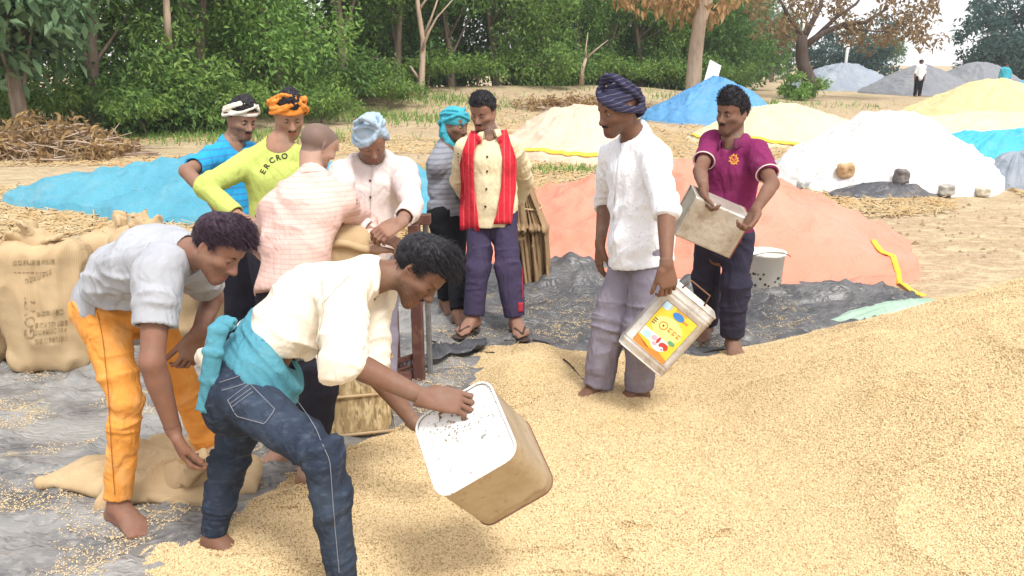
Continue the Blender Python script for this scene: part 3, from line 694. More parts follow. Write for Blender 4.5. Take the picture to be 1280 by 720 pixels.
# loose kernels on its surface (instanced, one object)
def kernels():
    rg = np.random.default_rng(3); n = 330000
    x = rg.uniform(-2.4, 3.2, n*3); y = 1.15+rg.beta(1.0, 1.9, n*3)*3.9; z = grain_z(x, y); d = np.hypot(x, y)
    sx, sy = pix(np.stack([x, y, z], -1)); thr = sheet_z(x, y)
    okk = (sx > -30) & (sx < 1310) & (sy < 760) & (z > .0)
    P = np.stack([x, y, z], -1)[okk][:n]
    # scattered singles on the bare sheet
    nn = 150000; x = rg.uniform(-2.6, 1.9, nn); y = 1.7+rg.beta(1, 1.5, nn)*3.7; gz_ = grain_z(x, y); k_ = ((n2(x, y, 2.1, 61)*.5+n2(x, y, 7, 62)*.5 > .525+.07*rg.random(nn)) & (rg.random(nn) < .75) | (gz_ > -.035*rg.random(nn)**.6)) & (gz_ < .012)
    Q = np.stack([x, y, np.maximum(sheet_z(x, y), 0)+.002], -1)[k_]
    P = np.concatenate([P+rg.uniform(-.0006, .0022, P.shape)*[1, 1, 1], Q]); n = len(P)
    me = bpy.data.meshes.new('kernels'); me.vertices.add(n); me.vertices.foreach_set('co', P.astype(np.float32).ravel())
    rot = np.stack([rg.normal(0, .45, n), rg.normal(0, .45, n), rg.uniform(0, 6.28, n)], -1)
    me.attributes.new('rot', 'FLOAT_VECTOR', 'POINT').data.foreach_set('vector', rot.astype(np.float32).ravel())
    me.attributes.new('tint', 'FLOAT', 'POINT').data.foreach_set('value', rg.random(n).astype(np.float32))
    me.attributes.new('sc', 'FLOAT', 'POINT').data.foreach_set('value', rg.uniform(.8, 1.25, n).astype(np.float32))
    o = bpy.data.objects.new('paddy_kernels', me); COL.objects.link(o); tag(o, kind='stuff')
    m = MT('kernel', (.76, .60, .36), .6, .3); a = m.n('ShaderNodeAttribute', attribute_type='INSTANCER', attribute_name='tint').outputs['Fac']
    m.mix(m.ramp(a, .45, .8), (.68, .50, .27)).mix(m.ramp(a, .78, .96), (.36, .23, .10))
    g = bpy.data.node_groups.new('scatter_kernels', 'GeometryNodeTree')
    g.interface.new_socket('Geometry', in_out='INPUT', socket_type='NodeSocketGeometry'); g.interface.new_socket('Geometry', in_out='OUTPUT', socket_type='NodeSocketGeometry')
    N = g.nodes.new; gi = N('NodeGroupInput'); gout = N('NodeGroupOutput'); s_ = N('GeometryNodeMeshUVSphere'); s_.inputs[0].default_value = 5; s_.inputs[1].default_value = 4; s_.inputs[2].default_value = .0038
    tr = N('GeometryNodeTransform'); tr.inputs['Scale'].default_value = (1.0, .46, .38); sm = N('GeometryNodeSetMaterial'); sm.inputs['Material'].default_value = m.m
    ip = N('GeometryNodeInstanceOnPoints'); ar = N('GeometryNodeInputNamedAttribute'); ar.data_type = 'FLOAT_VECTOR'; ar.inputs[0].default_value = 'rot'
    as_ = N('GeometryNodeInputNamedAttribute'); as_.data_type = 'FLOAT'; as_.inputs[0].default_value = 'sc'; L = g.links.new
    mp = N('GeometryNodeMeshToPoints')
    L(s_.outputs[0], tr.inputs[0]); L(tr.outputs[0], sm.inputs[0]); L(sm.outputs[0], ip.inputs['Instance']); L(gi.outputs[0], mp.inputs[0]); L(mp.outputs[0], ip.inputs['Points'])
    L(ar.outputs[0], ip.inputs['Rotation']); L(as_.outputs[0], ip.inputs['Scale']); L(ip.outputs[0], gout.inputs[0])
    md = o.modifiers.new('scatter', 'NODES'); md.node_group = g
kernels()
# straw litter on the threshing floor (one object, nobody could count it)
def litter():
    rg = np.random.default_rng(5); n = 60000; y = 6.3+rg.beta(1, 2.2, n)*22; x = rg.uniform(-1, 1, n)*(y*.75)
    dns = n2(x, y, .5, 70) > .38; x, y = x[dns], y[dns]; n = len(x); z = ground_z(x, y)+rg.uniform(-.004, .02, n)
    a = rg.uniform(0, math.pi, n); L = rg.uniform(.04, .16, n); w_ = rg.uniform(.003, .007, n)*(1+y/25); tl = rg.normal(0, .18, n)
    d = np.stack([np.cos(a), np.sin(a), tl], -1)*L[:, None]; s_ = np.stack([-np.sin(a), np.cos(a), a*0], -1)*w_[:, None]; c = np.stack([x, y, z], -1)
    up = np.array([0, 0, 1])*w_[:, None]
    V = np.stack([c-d-s_, c-d+s_, c+d+s_, c+d-s_, c-d+up, c+d+up], 1).reshape(-1, 3); i = np.arange(n)[:, None]*6
    F = np.concatenate([i+[0, 4, 5, 3], i+[4, 1, 2, 5]]); m = MT('straw', (.44, .33, .18), .8, .2)
    m.mix(m.ramp(m.noise(1.3, 2), .4, .6), (.42, .28, .13)).mix(m.ramp(m.noise(5, 2), .5, .7), (.54, .43, .26))
    tag(obj('straw_litter', V, F, m.m), kind='stuff')
litter()
def clods():
    rg = np.random.default_rng(8); n = 3600; y = 6.6+rg.beta(1, 1.8, n)*26; x = rg.uniform(-1, 1, n)*(y*.8); k_ = n2(x, y, .7, 80) > .42+.1*rg.random(n); x, y = x[k_], y[k_]; n = len(x)
    r = np.minimum(rg.gamma(2, .006, n)*(1+y/30)+.004, .04); c = np.stack([x, y, ground_z(x, y)-.01], -1); o_ = np.array([(1, 0, 0), (-1, 0, 0), (0, 1, 0), (0, -1, 0), (0, 0, .8), (0, 0, -.4)])
    V = (c[:, None]+o_[None]*r[:, None, None]*rg.uniform(.6, 1.4, (n, 6, 1))).reshape(-1, 3); F = (np.arange(n)[:, None, None]*6+np.array([[0, 2, 4], [2, 1, 4], [1, 3, 4], [3, 0, 4], [2, 0, 5], [1, 2, 5], [3, 1, 5], [0, 3, 5]])).reshape(-1, 3)
    m = MT('soil_clod', (.24, .16, .095), .95, .1); m.mix(m.ramp(m.noise(2, 3), .4, .6), (.40, .30, .19)); tag(obj('dirt_clods', V, F, m.m, smooth=False), kind='stuff')
clods()
# ---------------------------------------------------------------- covered heaps
def tarp_mat(name, col, col2=None, rough=.55, dust=.35, fold=.5):
    m = MT(name, col, rough, .4); m.mix(m.ramp(m.noise(1.2, 5, .6), .35, .7), col2 or tuple(c*.75 for c in col), .8)
    m.mix(m.ramp(m.noise(3.5, 6, .65, dist=.6), .52, .75), (.52, .42, .30), dust).bmp(m.noise(3.2, 5, dist=1.5), fold, .08).bmp(m.noise(22, 4, dist=.8), .3, .02); return m.m
def heap(label, cx, cy, rx, ry, H, mat, rot=0, pw=1.0, seed=0, name='covered_heap', cat='covered heap', group=None, res=84, ridge_l=0.0, lump=.2, fold=.06, skirt=.0, edge=.10, parts=None, gz=None, rnd=.25, lab2=None):
    """a heap under a sheet (or bare): base outline uneven, ridged, with radial folds"""
    gz = float(ground_z(np.array(cx), np.array(cy))) if gz is None else gz
    root = empty(name, (cx, cy, gz), label, cat, group, R(rot)); na = res*2; a = np.linspace(0, 2*math.pi, na); u = np.linspace(0, 1, res); A, U = np.meshgrid(a, u)
    wob = 1+edge*(fbm(np.stack([np.cos(A)*1.6+seed, np.sin(A)*1.6, A*0], -1), 3, seed)-.5)*2
    x = (np.cos(A)*U*rx*wob)+ridge_l*np.cos(A)/np.maximum(np.abs(np.cos(A))+np.abs(np.sin(A)), .01)*U; y = np.sin(A)*U*ry*wob
    q_ = math.sqrt(1+rnd**2); prof = (q_-np.sqrt(U**2+rnd**2))/(q_-rnd)
    z = H*prof*(1+lump*(fbm(np.stack([x/rx*2.2+seed*3, y/ry*2.2, x*0], -1), 3, seed+1)-.5)*2*U)
    fa = ridge(np.stack([np.cos(A)*5+seed, np.sin(A)*5, U*.7], -1), seed+2)**2
    z = z+fold*fa*sst(0, .5, U)*(1-.6*sst(.9, 1, U))+fold*.9*ridge(np.stack([x*1.7, y*1.7+seed, x*0], -1)+.7*fbm(np.stack([x, y, x*0], -1), 2, seed)[..., None], seed+4)**4+fold*.5*ridge(np.stack([x*4.5, y*4.5+seed, x*0], -1)+.7*fbm(np.stack([x*2, y*2, x*0], -1), 2, seed)[..., None], seed+5)**6
    z = np.where(U > .985, np.minimum(z, .004), z)+skirt*sst(.93, .9, U)*U
    q = R(rot); wx = cx+x*math.cos(q)-y*math.sin(q); wy = cy+x*math.sin(q)+y*math.cos(q)
    zz = gz+z+(ground_z(wx, wy)-gz)*.8*sst(.7, 1, U)-.02
    root.rotation_euler.z = 0
    o = grid_mesh(parts or 'tarpaulin', wx, wy, zz, mat, root)
    return root, o
M = {}
M['cyan'] = tarp_mat('cyan_tarp', (.06, .27, .37), (.10, .33, .41), dust=.15)
M['peach'] = tarp_mat('peach_tarp', (.62, .43, .31), (.66, .50, .39), dust=.12)
M['pink'] = tarp_mat('salmon_tarp', (.68, .21, .13), (.70, .29, .21), dust=.08)
M['white'] = tarp_mat('white_tarp', (.66, .64, .62), (.56, .55, .53), dust=.12, fold=.8)
M['cream'] = tarp_mat('cream_tarp', (.62, .52, .30), (.66, .58, .40), dust=.2)
M['ygrain'] = tarp_mat('pale_straw_heap', (.64, .51, .25), (.62, .48, .26), dust=.3, rough=.9)
M['blue'] = tarp_mat('blue_tarp', (.075, .25, .50), (.10, .30, .52), dust=.12)
M['sky'] = tarp_mat('bright_blue_tarp', (.04, .36, .58), (.06, .42, .62), dust=.08)
M['grey'] = tarp_mat('grey_tarp', (.17, .18, .20), (.22, .22, .23), dust=.15)
M['lgrey'] = tarp_mat('light_grey_tarp', (.22, .26, .31), (.33, .36, .40), dust=.1)
M['dark'] = tarp_mat('black_tarp', (.05, .05, .058), (.10, .10, .105), dust=.3, rough=.4)
M['yellow'] = plain('yellow_cloth', (.80, .58, .06), .8); M['red'] = plain('red_plastic', (.62, .07, .03), .5)
heap('low wide cyan tarpaulin mound behind the sacks and workers at the left', -3.0, 9.6, 3.15, 1.5, .47, M['cyan'], rot=-4, seed=2, lump=.35, fold=.10, edge=.2, rnd=.45)
rpe, ope = heap('low peach sheet covered mound with a yellow hem behind the red scarf man', 1.3, 15.2, 1.75, 1.9, .87, M['peach'], seed=4, lump=.2, rnd=.4, edge=.1)
rp, op = heap('large salmon pink tarpaulin heap behind the man with the dark turban', 1.5, 7.2, 1.85, 1.7, .73, M['pink'], seed=5, rot=-8, lump=.2, fold=.07, edge=.16, rnd=.28, ridge_l=.4)
rw, ow = heap('long white sheeted heap held down by stones above a dark gap', 5.3, 11.3, 1.68, 1.45, .92, M['white'], seed=6, lump=.2, rnd=.38, edge=.1, fold=.09)
rcr, ocr = heap('cream sheet mound with a yellow hem directly behind the white heap', 5.9, 17.6, 2.1, 1.5, .78, M['cream'], seed=7, rnd=.3)
heap('tall pale yellow straw coloured heap near the far man in white', 14.6, 24.5, 2.85, 2.6, 1.15, M['ygrain'], seed=8, rnd=.25, name='straw_heap', cat='heap', parts='straw')
heap('pale cream heap in front of the tall yellow heap above bright blue tarpaulin', 10.3, 17.2, 3.2, 1.5, .62, M['cream'], seed=9, rnd=.6)
heap('bright blue tarpaulin sheet heap behind the right end of white heap', 8.2, 13.2, 2.2, 1.0, .60, M['sky'], seed=10, rnd=.6, lump=.2, fold=.06)
rt, ot = heap('mid blue tarpaulin pitched like a low tent against the thick trunk', 5.95, 23.6, 2.15, 1.6, 1.22, M['blue'], seed=11, rnd=.1, lump=.12, fold=.09, edge=.2)
heap('large dark grey tarpaulin heap behind the far man in white', 20.3, 40.5, 3.0, 2.6, 1.35, M['grey'], rot=10, seed=12, rnd=.15)
heap('rounded mid grey tarpaulin heap between dark grey and blue ones far off', 24.2, 42.5, 2.8, 2.4, 1.55, M['grey'], seed=13, rnd=.6)
heap('pale silvery tarpaulin heap farthest left in the far row', 18.1, 44.5, 3.2, 2.2, 1.35, M['lgrey'], seed=14, rnd=.4, fold=.1)
heap('bright sky blue tarpaulin heap at the right end of the far row', 25.2, 37.5, 2.6, 2.2, 1.35, M['sky'], seed=15, rnd=.4)
heap('dark low mound added as shade in the gap under the white heap', 4.85, 10.02, .85, .30, .17, M['dark'], seed=16, rnd=.5, lump=.25, fold=.03, cat='tarpaulin', name='gap_shade')  # dark mound stands in for the shade in the opening under the sheet edge
heap('grey sheeted stack at the right edge beside the white heap', 6.95, 10.9, .45, .45, .48, M['lgrey'], seed=17, rnd=.8)
heap('low sheet of pale green cloth lying where grain heap meets pink tarp', 2.62, 4.98, .62, .24, .12, tarp_mat('sage_cloth', (.22, .36, .25), (.62, .66, .62), dust=.1), rot=18, seed=18, rnd=.9, lump=.15, fold=.015, cat='cloth', name='green_cloth', edge=.25)
# hems and ribbons belonging to the sheets
def strip(name, pts, wd, th, mat, parent):
    mb = MB(); pts = np.asarray(pts, float); n = len(pts); t = np.gradient(pts, axis=0); vs = []
    for i in range(n):
        tt = unit(t[i]); s_ = unit(np.cross(tt, V3(0, -.5, .85))); u_ = np.cross(s_, tt)
        for a, b in ((-1, -1), (1, -1), (1, 1), (-1, 1)): vs.append(pts[i]+s_*a*wd/2+u_*b*th/2)
    q = [[i*4+j, i*4+(j+1) % 4, i*4+4+(j+1) % 4, i*4+4+j] for i in range(n-1) for j in range(4)]+[[3, 2, 1, 0], [n*4-4, n*4-3, n*4-2, n*4-1]]
    return mb.add(vs, q).build(name, mat, parent)
def drop(o, pts, off=.01):
    """set points down onto a mesh object from above"""
    me = o.data; inv = o.matrix_world.inverted() if False else None; out = []; base = np.zeros(3); p = o
    while p is not None: base = base+np.array(p.location); p = p.parent
    from mathutils.bvhtree import BVHTree
    bv = BVHTree.FromPolygons([v.co for v in me.vertices], [tuple(p.vertices) for p in me.polygons])
    for x, y in pts:
        h = bv.ray_cast(Vector((x-base[0], y-base[1], 50)), Vector((0, 0, -1)))
        out.append(np.array(h[0])+base+[0, 0, off] if h[0] is not None else V3(x, y, float(ground_z(np.array(x), np.array(y)))+off))
    return np.array(out)
strip('ribbon', drop(op, [(2.93+.05*u_-.02*math.sin(9*u_), 6.25-.80*u_) for u_ in np.linspace(0, 1, 22)], .012), .045, .006, M['yellow'], rp)
# stones on the white sheet
def osurf(o):
    base = np.zeros(3); q = o
    while q is not None: base = base+np.array(q.location); q = q.parent
    return Surf(np.array([v.co for v in o.data.vertices])+base, np.array([p.vertices[:] for p in o.data.polygons]))
for r_, o_, cx, cy, rx, ry, a0, a1 in ((rpe, ope, 1.3, 15.2, 1.75, 1.9, 195, 330), (rcr, ocr, 5.9, 17.6, 2.1, 1.5, 180, 300)):
    strip('hem', drop(o_, [(cx+rx*.93*math.cos(R(a)), cy+ry*.93*math.sin(R(a))) for a in np.linspace(a0, a1, 40)], .015), .10, .008, M['yellow'], r_)
WS = osurf(ow); PS = osurf(op)
def stone(px_, py_, Y_, r, col, label, on=True):
    c = WS.trace(px_, py_+4, 5) if on else None; c = at(px_, py_, Y_) if c is None else c+V3(0, -.02, r[2]*.5); V, F = net([rbox(c, np.array(r)*1.0, min(r)*.55)], min(r)*.16); V = V+normals(V, F)*((fbm(V*9, 3, int(px_))-.5)*min(r)*.9)[:, None]
    m = MT('stone', col, .9, .2); m.mix(m.ramp(m.noise(12, 5), .4, .7), tuple(q*.6 for q in col)).bmp(m.noise(25, 5), .6, .03)
    o = obj('stone', V, F, m.m, None, loc=c); tag(o, label, 'stone', 'stones weighting the white sheet'); return o
stone(1055, 214, 10.1, (.10, .09, .095), (.55, .36, .19), 'tan brown stone with a dark top resting on the white sheet')
stone(1126, 221, 10.0, (.085, .08, .095), (.20, .18, .17), 'dark grey blocky stone resting on the white sheet')
stone(1003, 229, 10.0, (.08, .06, .05), (.50, .50, .49), 'pale grey stone at the left end of the white sheet')
stone(1181, 236, 9.8, (.10, .07, .065), (.40, .38, .34), 'flat grey stone near the black gap under white sheet')
stone(1226, 238, 9.8, (.085, .07, .05), (.55, .49, .38), 'sandy stone at the right corner of the white sheet')
stone(1133, 144, 21.5, (.14, .1, .07), (.22, .17, .13), 'small dark stone lying on the pale cream heap', False)
# ---------------------------------------------------------------- trees
def leaf_mat(name, a, b, c):
    m = MT(name, a, .55, .3); t_ = m.attr('tint'); m.mix(m.ramp(t_, .3, .7), b).mix(m.ramp(t_, .75, 1.0), c)
    m.b.inputs['Subsurface Weight'].default_value = 0
    tr = m.n('ShaderNodeBsdfTranslucent'); m.l(m.c, tr.inputs[0]); ms = m.n('ShaderNodeMixShader'); ms.inputs[0].default_value = .34
    out = m.t.nodes['Material Output']; m.l(m.b.outputs[0], ms.inputs[1]); m.l(tr.outputs[0], ms.inputs[2]); m.l(ms.outputs[0], out.inputs[0]); return m.m
LM = dict(deep=leaf_mat('leaf_deep_green', (.065, .14, .035), (.13, .24, .05), (.30, .40, .10)),
          mid=leaf_mat('leaf_mid_green', (.10, .19, .045), (.21, .33, .065), (.38, .47, .13)),
          lime=leaf_mat('leaf_fresh_green', (.12, .24, .05), (.24, .40, .09), (.38, .48, .16)),
          dry=leaf_mat('leaf_rust', (.20, .135, .065), (.27, .18, .09), (.16, .19, .065)),
          gold=leaf_mat('leaf_dry_gold', (.34, .19, .08), (.42, .27, .12), (.22, .23, .07)),
          pale=leaf_mat('leaf_pale_green', (.10, .19, .09), (.17, .27, .13), (.26, .34, .18)),
          blue=leaf_mat('leaf_blue_green', (.035, .085, .075), (.06, .12, .10), (.09, .15, .12)),
          brush=leaf_mat('dry_brush', (.30, .19, .085), (.46, .31, .14), (.56, .42, .2)))
bk = MT('bark', (.20, .15, .11), .9, .2); bk.mix(bk.ramp(bk.noise(6, 5, st=(2, 2, .3)), .45, .7), (.30, .24, .19)).bmp(bk.noise(18, 5, st=(2, 2, .25)), .8, .04)
bl = MT('pale_bark', (.46, .35, .26), .9, .2); bl.mix(bl.ramp(bl.noise(5, 5, st=(2, 2, .4)), .45, .7), (.33, .24, .17)).bmp(bl.noise(14, 5, st=(2, 2, .25)), .8, .04)
bd = MT('dark_bark', (.085, .06, .05), .9, .2); bd.mix(bd.ramp(bd.noise(6, 5, st=(2, 2, .3)), .45, .7), (.13, .10, .085)).bmp(bd.noise(18, 5), .8, .04)
def leaves(cl, n_per, size, rg, droop=.2, asp=.45):
    """leaf blades (two folded triangles each) clustered on twig ends cl (centre, radius)"""
    C = np.repeat(np.array([c for c, r in cl]), n_per, 0); rr = np.repeat(np.array([r for c, r in cl]), n_per); n = len(C)
    d = rg.normal(0, 1, (n, 3)); d /= np.linalg.norm(d, axis=1)[:, None]; P = C+d*(rr*rg.random(n)**.45)[:, None]
    ax = d*.8+rg.normal(0, .6, (n, 3)); ax[:, 2] -= droop; ax /= np.linalg.norm(ax, axis=1)[:, None]
    s_ = np.cross(ax, rg.normal(0, 1, (n, 3))+[0, 0, 1.5]); s_ /= np.linalg.norm(s_, axis=1)[:, None]; nn = np.cross(s_, ax); L = size*rg.uniform(.6, 1.35, n)
    t = np.repeat(rg.normal(.5, .14, len(cl)), n_per)*.6+rg.random(n)*.4
    a = P-ax*(L/2)[:, None]; b = P+s_*(L*asp*.5)[:, None]+nn*(L*.08)[:, None]; c = P+ax*(L/2)[:, None]-np.array([0, 0, 1])*(L*.1)[:, None]; e = P-s_*(L*asp*.5)[:, None]+nn*(L*.08)[:, None]
    V = np.stack([a, b, c, e], 1).reshape(-1, 3); F = np.arange(n*4).reshape(n, 4); return V, F, np.repeat(t, 4)
def crown_clusters(rg, lobes, n, rad):
    """twig ends spread through the outer part of several lobes"""
    wt = np.array([l[1][0]*l[1][1]*l[1][2] for l in lobes])**.7; out = []
    for i in rg.choice(len(lobes), n, p=wt/wt.sum()):
        c, r = lobes[i]; d = unit(rg.normal(0, 1, 3)); out.append((np.array(c)+d*np.array(r)*rg.uniform(.55, 1.02), rad*rg.uniform(.6, 1.3)))
    return out
def twig_tubes(mb, rg, base, tips, r0, n=5):
    for t in tips:
        mid = (np.array(base)+t)/2+rg.normal(0, .12, 3)*np.linalg.norm(t-base)*.5; mb.tube([base, mid, t], [r0, r0*.6, r0*.2], n, False)
TREES = {}
def proto(key, h, wd, leafm, barkm, seed, ncl=230, npc=30, lsize=.2, low=.1, tr=.16, lobes=9, rad=.5, bare=.0, forks=6):
    rg = np.random.default_rng(seed); lb = []
    for i in range(lobes):
        a = rg.uniform(0, 6.28); f = rg.random()**.6; z = h*(low+(1-low)*rg.random()); q = wd*.5*f*(1-.35*(z/h))
        lb.append(((math.cos(a)*q, math.sin(a)*q, z*.92), (wd*rg.uniform(.2, .34), wd*rg.uniform(.2, .34), h*rg.uniform(.12, .22))))
    cl = crown_clusters(rg, lb, ncl, rad); V, F, t = leaves(cl, npc, lsize, rg)
    V[:, 2] = np.maximum(V[:, 2], .03)
    mb = MB(); lean = rg.normal(0, .25, 2); pts = [(0, 0, -.1), (lean[0]*.3, lean[1]*.3, h*.3), (lean[0], lean[1], h*.62), (lean[0]*1.3, lean[1]*1.3, h*.9)]; mb.tube(pts, [tr, tr*.8, tr*.5, tr*.2], 9)
    tips = [np.array(l[0]) for l in lb]; 
    for q in tips: b0 = np.array(pts[1])*(1-.6*rg.random())+np.array(pts[2])*.5*rg.random(); b0[2] = min(b0[2], q[2]*.8); twig_tubes(mb, rg, b0, [q], tr*.35)
    TREES[key] = (mesh('crown', V, F, leafm, attrs=dict(tint=t), smooth=False), mesh('trunk', np.concatenate(mb.V), [np.concatenate(mb.Q)], barkm))
def plant(key, x, y, s, label, rz=0, group=None, name='tree', cat='tree', sz=None, z=None):
    z = float(ground_z(np.array(x), np.array(y))) if z is None else z
    t = empty(name, (x, y, z), label, cat, group, rz); t.scale = (s, s, sz or s)
    for n_, me in zip(('crown', 'trunk'), TREES[key]): o = bpy.data.objects.new(n_, me); COL.objects.link(o); o.parent = t
    return t
proto('bush_a', 4.6, 4.8, LM['deep'], bk.m, 11, 260, 56, .15, .06); proto('bush_b', 4.8, 4.4, LM['mid'], bk.m, 12, 250, 54, .15, .05)
proto('bush_c', 4.2, 4.6, LM['deep'], bk.m, 13, 250, 54, .14, .04); proto('bush_l', 3.2, 3.4, LM['lime'], bk.m, 14, 200, 46, .13, .06)
proto('tall_a', 8.5, 6.5, LM['deep'], bk.m, 15, 340, 52, .21, .12, tr=.22, rad=.75); proto('tall_b', 8.0, 6.0, LM['mid'], bk.m, 16, 330, 50, .20, .12, tr=.22, rad=.7)
proto('far_p', 6.5, 6, LM['pale'], bk.m, 17, 230, 30, .3, .1, rad=.6); proto('far_b', 5, 7, LM['blue'], bk.m, 18, 230, 34, .3, .1, rad=.6)
proto('shrub', 1.1, 1.5, LM['lime'], bk.m, 19, 60, 26, .16, .1, tr=.03, rad=.22, lobes=6); proto('big_leaf', 4.2, 3.2, LM['pale'], bk.m, 20, 150, 20, .28, .45, rad=.5)
proto('low', .8, 2.2, LM['mid'], bk.m, 21, 70, 36, .10, .1, tr=.03, rad=.22, lobes=6)
G = 'dense trees along the edge of the threshing floor'
ROW = [('bush_a', -12.2, 17.6, 1.1, 'dark leafy tree at the far left edge behind the dry brush pile'), ('bush_c', -9.6, 18.6, 1.0, 'dark green bushy tree just right of the dry brush pile'),
       ('bush_b', -8.0, 20.6, 1.05, 'mid green bushy tree in the left wood below a pale bare stem'), ('bush_l', -6.2, 21.9, 1.15, 'bright fresh green bush above the white headband man'),
       ('bush_a', -5.2, 25.2, 1.1, 'dark leafy tree above the orange headband man'), ('bush_b', -3.9, 27.6, 1.0, 'mid green bushy tree between the two headband men and bare sapling'),
       ('bush_c', -2.2, 29.6, 1.05, 'dark bush directly behind the thin bare sapling'), ('bush_b', -.6, 31.0, 1.05, 'mid green bush just right of the thin bare sapling'),
       ('bush_a', 1.2, 32.6, 1.05, 'dark leafy bush over the blue headscarf man'), ('bush_l', 2.7, 33.4, 1.1, 'fresh green bush above the peach sheeted mound'),
       ('bush_c', 4.1, 34.6, 1.1, 'dark bush behind the pale forked sapling'), ('bush_b', 5.6, 35.2, 1.0, 'mid green bush above the dark turban man'), ('bush_a', 7.2, 36.2, 1.0, 'dark bush immediately left of the thick pale trunk'),
       ('low', -8.0, 17.6, 1.1, 'low green undergrowth clump by the dry brush pile'), ('low', -6.4, 18.9, 1.2, 'low green undergrowth clump below the bushy left wood'), ('low', -5.0, 21.0, 1.1, 'low green undergrowth clump behind the white headband man'), ('low', -3.6, 24.2, 1.0, 'low green weeds left of the bare sapling')]+[('low', x, y, s_, 'low leafy undergrowth along the shaded foot of the wood') for x, y, s_ in ((-10.2, 17.2, 1.3), (-7.2, 19.2, 1.4), (-5.9, 22.4, 1.4), (-4.4, 25.6, 1.3), (-2.9, 27.9, 1.4), (-1.3, 29.6, 1.3), (.2, 30.9, 1.4), (1.9, 31.8, 1.3), (3.3, 33.0, 1.4), (4.8, 33.6, 1.3), (6.3, 34.4, 1.4), (8.2, 35.2, 1.3), (-8.6, 18.4, 1.3), (9.6, 38, 1.6), (11, 41, 1.6))]
for i, (k_, x, y, s_, lab) in enumerate(ROW): plant(k_, x, y, s_, lab, i*1.7, 'undergrowth clumps at the wood edge' if k_ == 'low' else G, 'undergrowth' if k_ == 'low' else 'tree', 'plant' if k_ == 'low' else 'tree')
BACK = [('tall_a', -15, 22), ('tall_b', -12.5, 24), ('tall_a', -10.5, 26.5), ('tall_b', -8.2, 28), ('tall_a', -6.8, 31), ('tall_b', -4.4, 33.5), ('tall_a', -2.2, 35.5), ('tall_b', .2, 37), ('tall_a', 2.4, 39), ('tall_b', 4.8, 40.5), ('tall_a', 7.4, 41), ('tall_a', 9.6, 43.5)]
WHERE = ['behind the brush pile', 'above the far left bush', 'left of the pale bare stem', 'right of the pale bare stem', 'over the white headband man', 'over the orange headband man', 'left of the bare sapling', 'right of the bare sapling', 'over the scarf man', 'left of the forked sapling', 'right of the forked sapling', 'just left of the thick pale trunk']
for i, (k_, x, y) in enumerate(BACK): plant(k_, x, y, 1.05+.1*(i % 3), 'tall dense tree deep in the wood, '+WHERE[i], i*2.1, 'tall trees deep in the wood')
plant('big_leaf', -9.5, 15.6, 1.05, 'pale large leaved tree hanging over the left edge', .4, name='tree')
plant('far_p', 12.5, 50, 1.0, 'pale green tree between the thick trunk and the rusty tree', 0); plant('far_p', 14.2, 56, 1.1, 'pale feathery tree behind the leaning rusty tree', 2); plant('bush_b', 12.6, 46, .62, 'small dark green bush at the left foot of the rusty tree', 1)
plant('far_p', 21, 66, 1.0, 'hazy pale tree behind the thin post', 1); plant('far_b', 26.5, 64, 1.0, 'spreading blue green tree beyond the grey heaps', 1)
plant('far_b', 33.5, 56, 1.15, 'grey green tree at the far right edge', 2); plant('far_b', 37.5, 59, 1.3, 'tall grey green tree cut by the right edge', 4); plant('far_p', 32, 72, .7, 'small pale tree left of the grey green right hand trees', 3)
plant('far_p', 24, 80, .8, 'faint pale tree on the skyline beside the spreading one', 5); plant('far_b', 17.5, 75, .8, 'faint dark tree on the skyline left of the thin post', 5)
plant('shrub', 12.05, 33.2, 1.15, 'bright yellow green shrub at the foot of the rusty tree', 0, name='shrub', cat='shrub')
# thin bare sapling, forked sapling, stem in the wood
def bare(label, pts, r, forks, mat, name='bare_tree', n=8):
    pts = np.asarray(pts, float); root = empty(name, pts[0], label, 'tree'); mb = MB(); mb.tube(pts, np.linspace(r, r*.45, len(pts)), n); mb.build('trunk', mat, root)
    for f in forks: mb = MB(); f = np.asarray(f, float); mb.tube(f, np.linspace(r*.5, r*.12, len(f)), 6); mb.build('branch', mat, root)
    return root
def pp(Yv, *xy): return [at(x, y, Yv) for x, y in xy]
bare('thin bare tan sapling standing in front of the dark wood', pp(26, (524, 142), (527, 100), (529, 50), (524, 20), (519, -20), (512, -60)), .115,
     [pp(26, (529, 48), (540, 20), (552, -15)), pp(25.9, (528, 62), (536, 40), (546, 22), (570, -5)), pp(26.1, (526, 102), (515, 86), (512, 82)), pp(26, (522, 15), (532, 0), (536, -20))], bl.m)
bare('pale forked sapling leaning out of the bushes', pp(30, (727, 106), (728, 86), (733, 72)), .10, [pp(30, (733, 72), (732, 62), (735, 40)), pp(30, (733, 73), (745, 62), (760, 50))], bl.m)
bare('pale bare stem rising through the left wood', pp(19, (211, 62), (209, 20), (206, -30), (208, -70)), .10, [], bl.m)
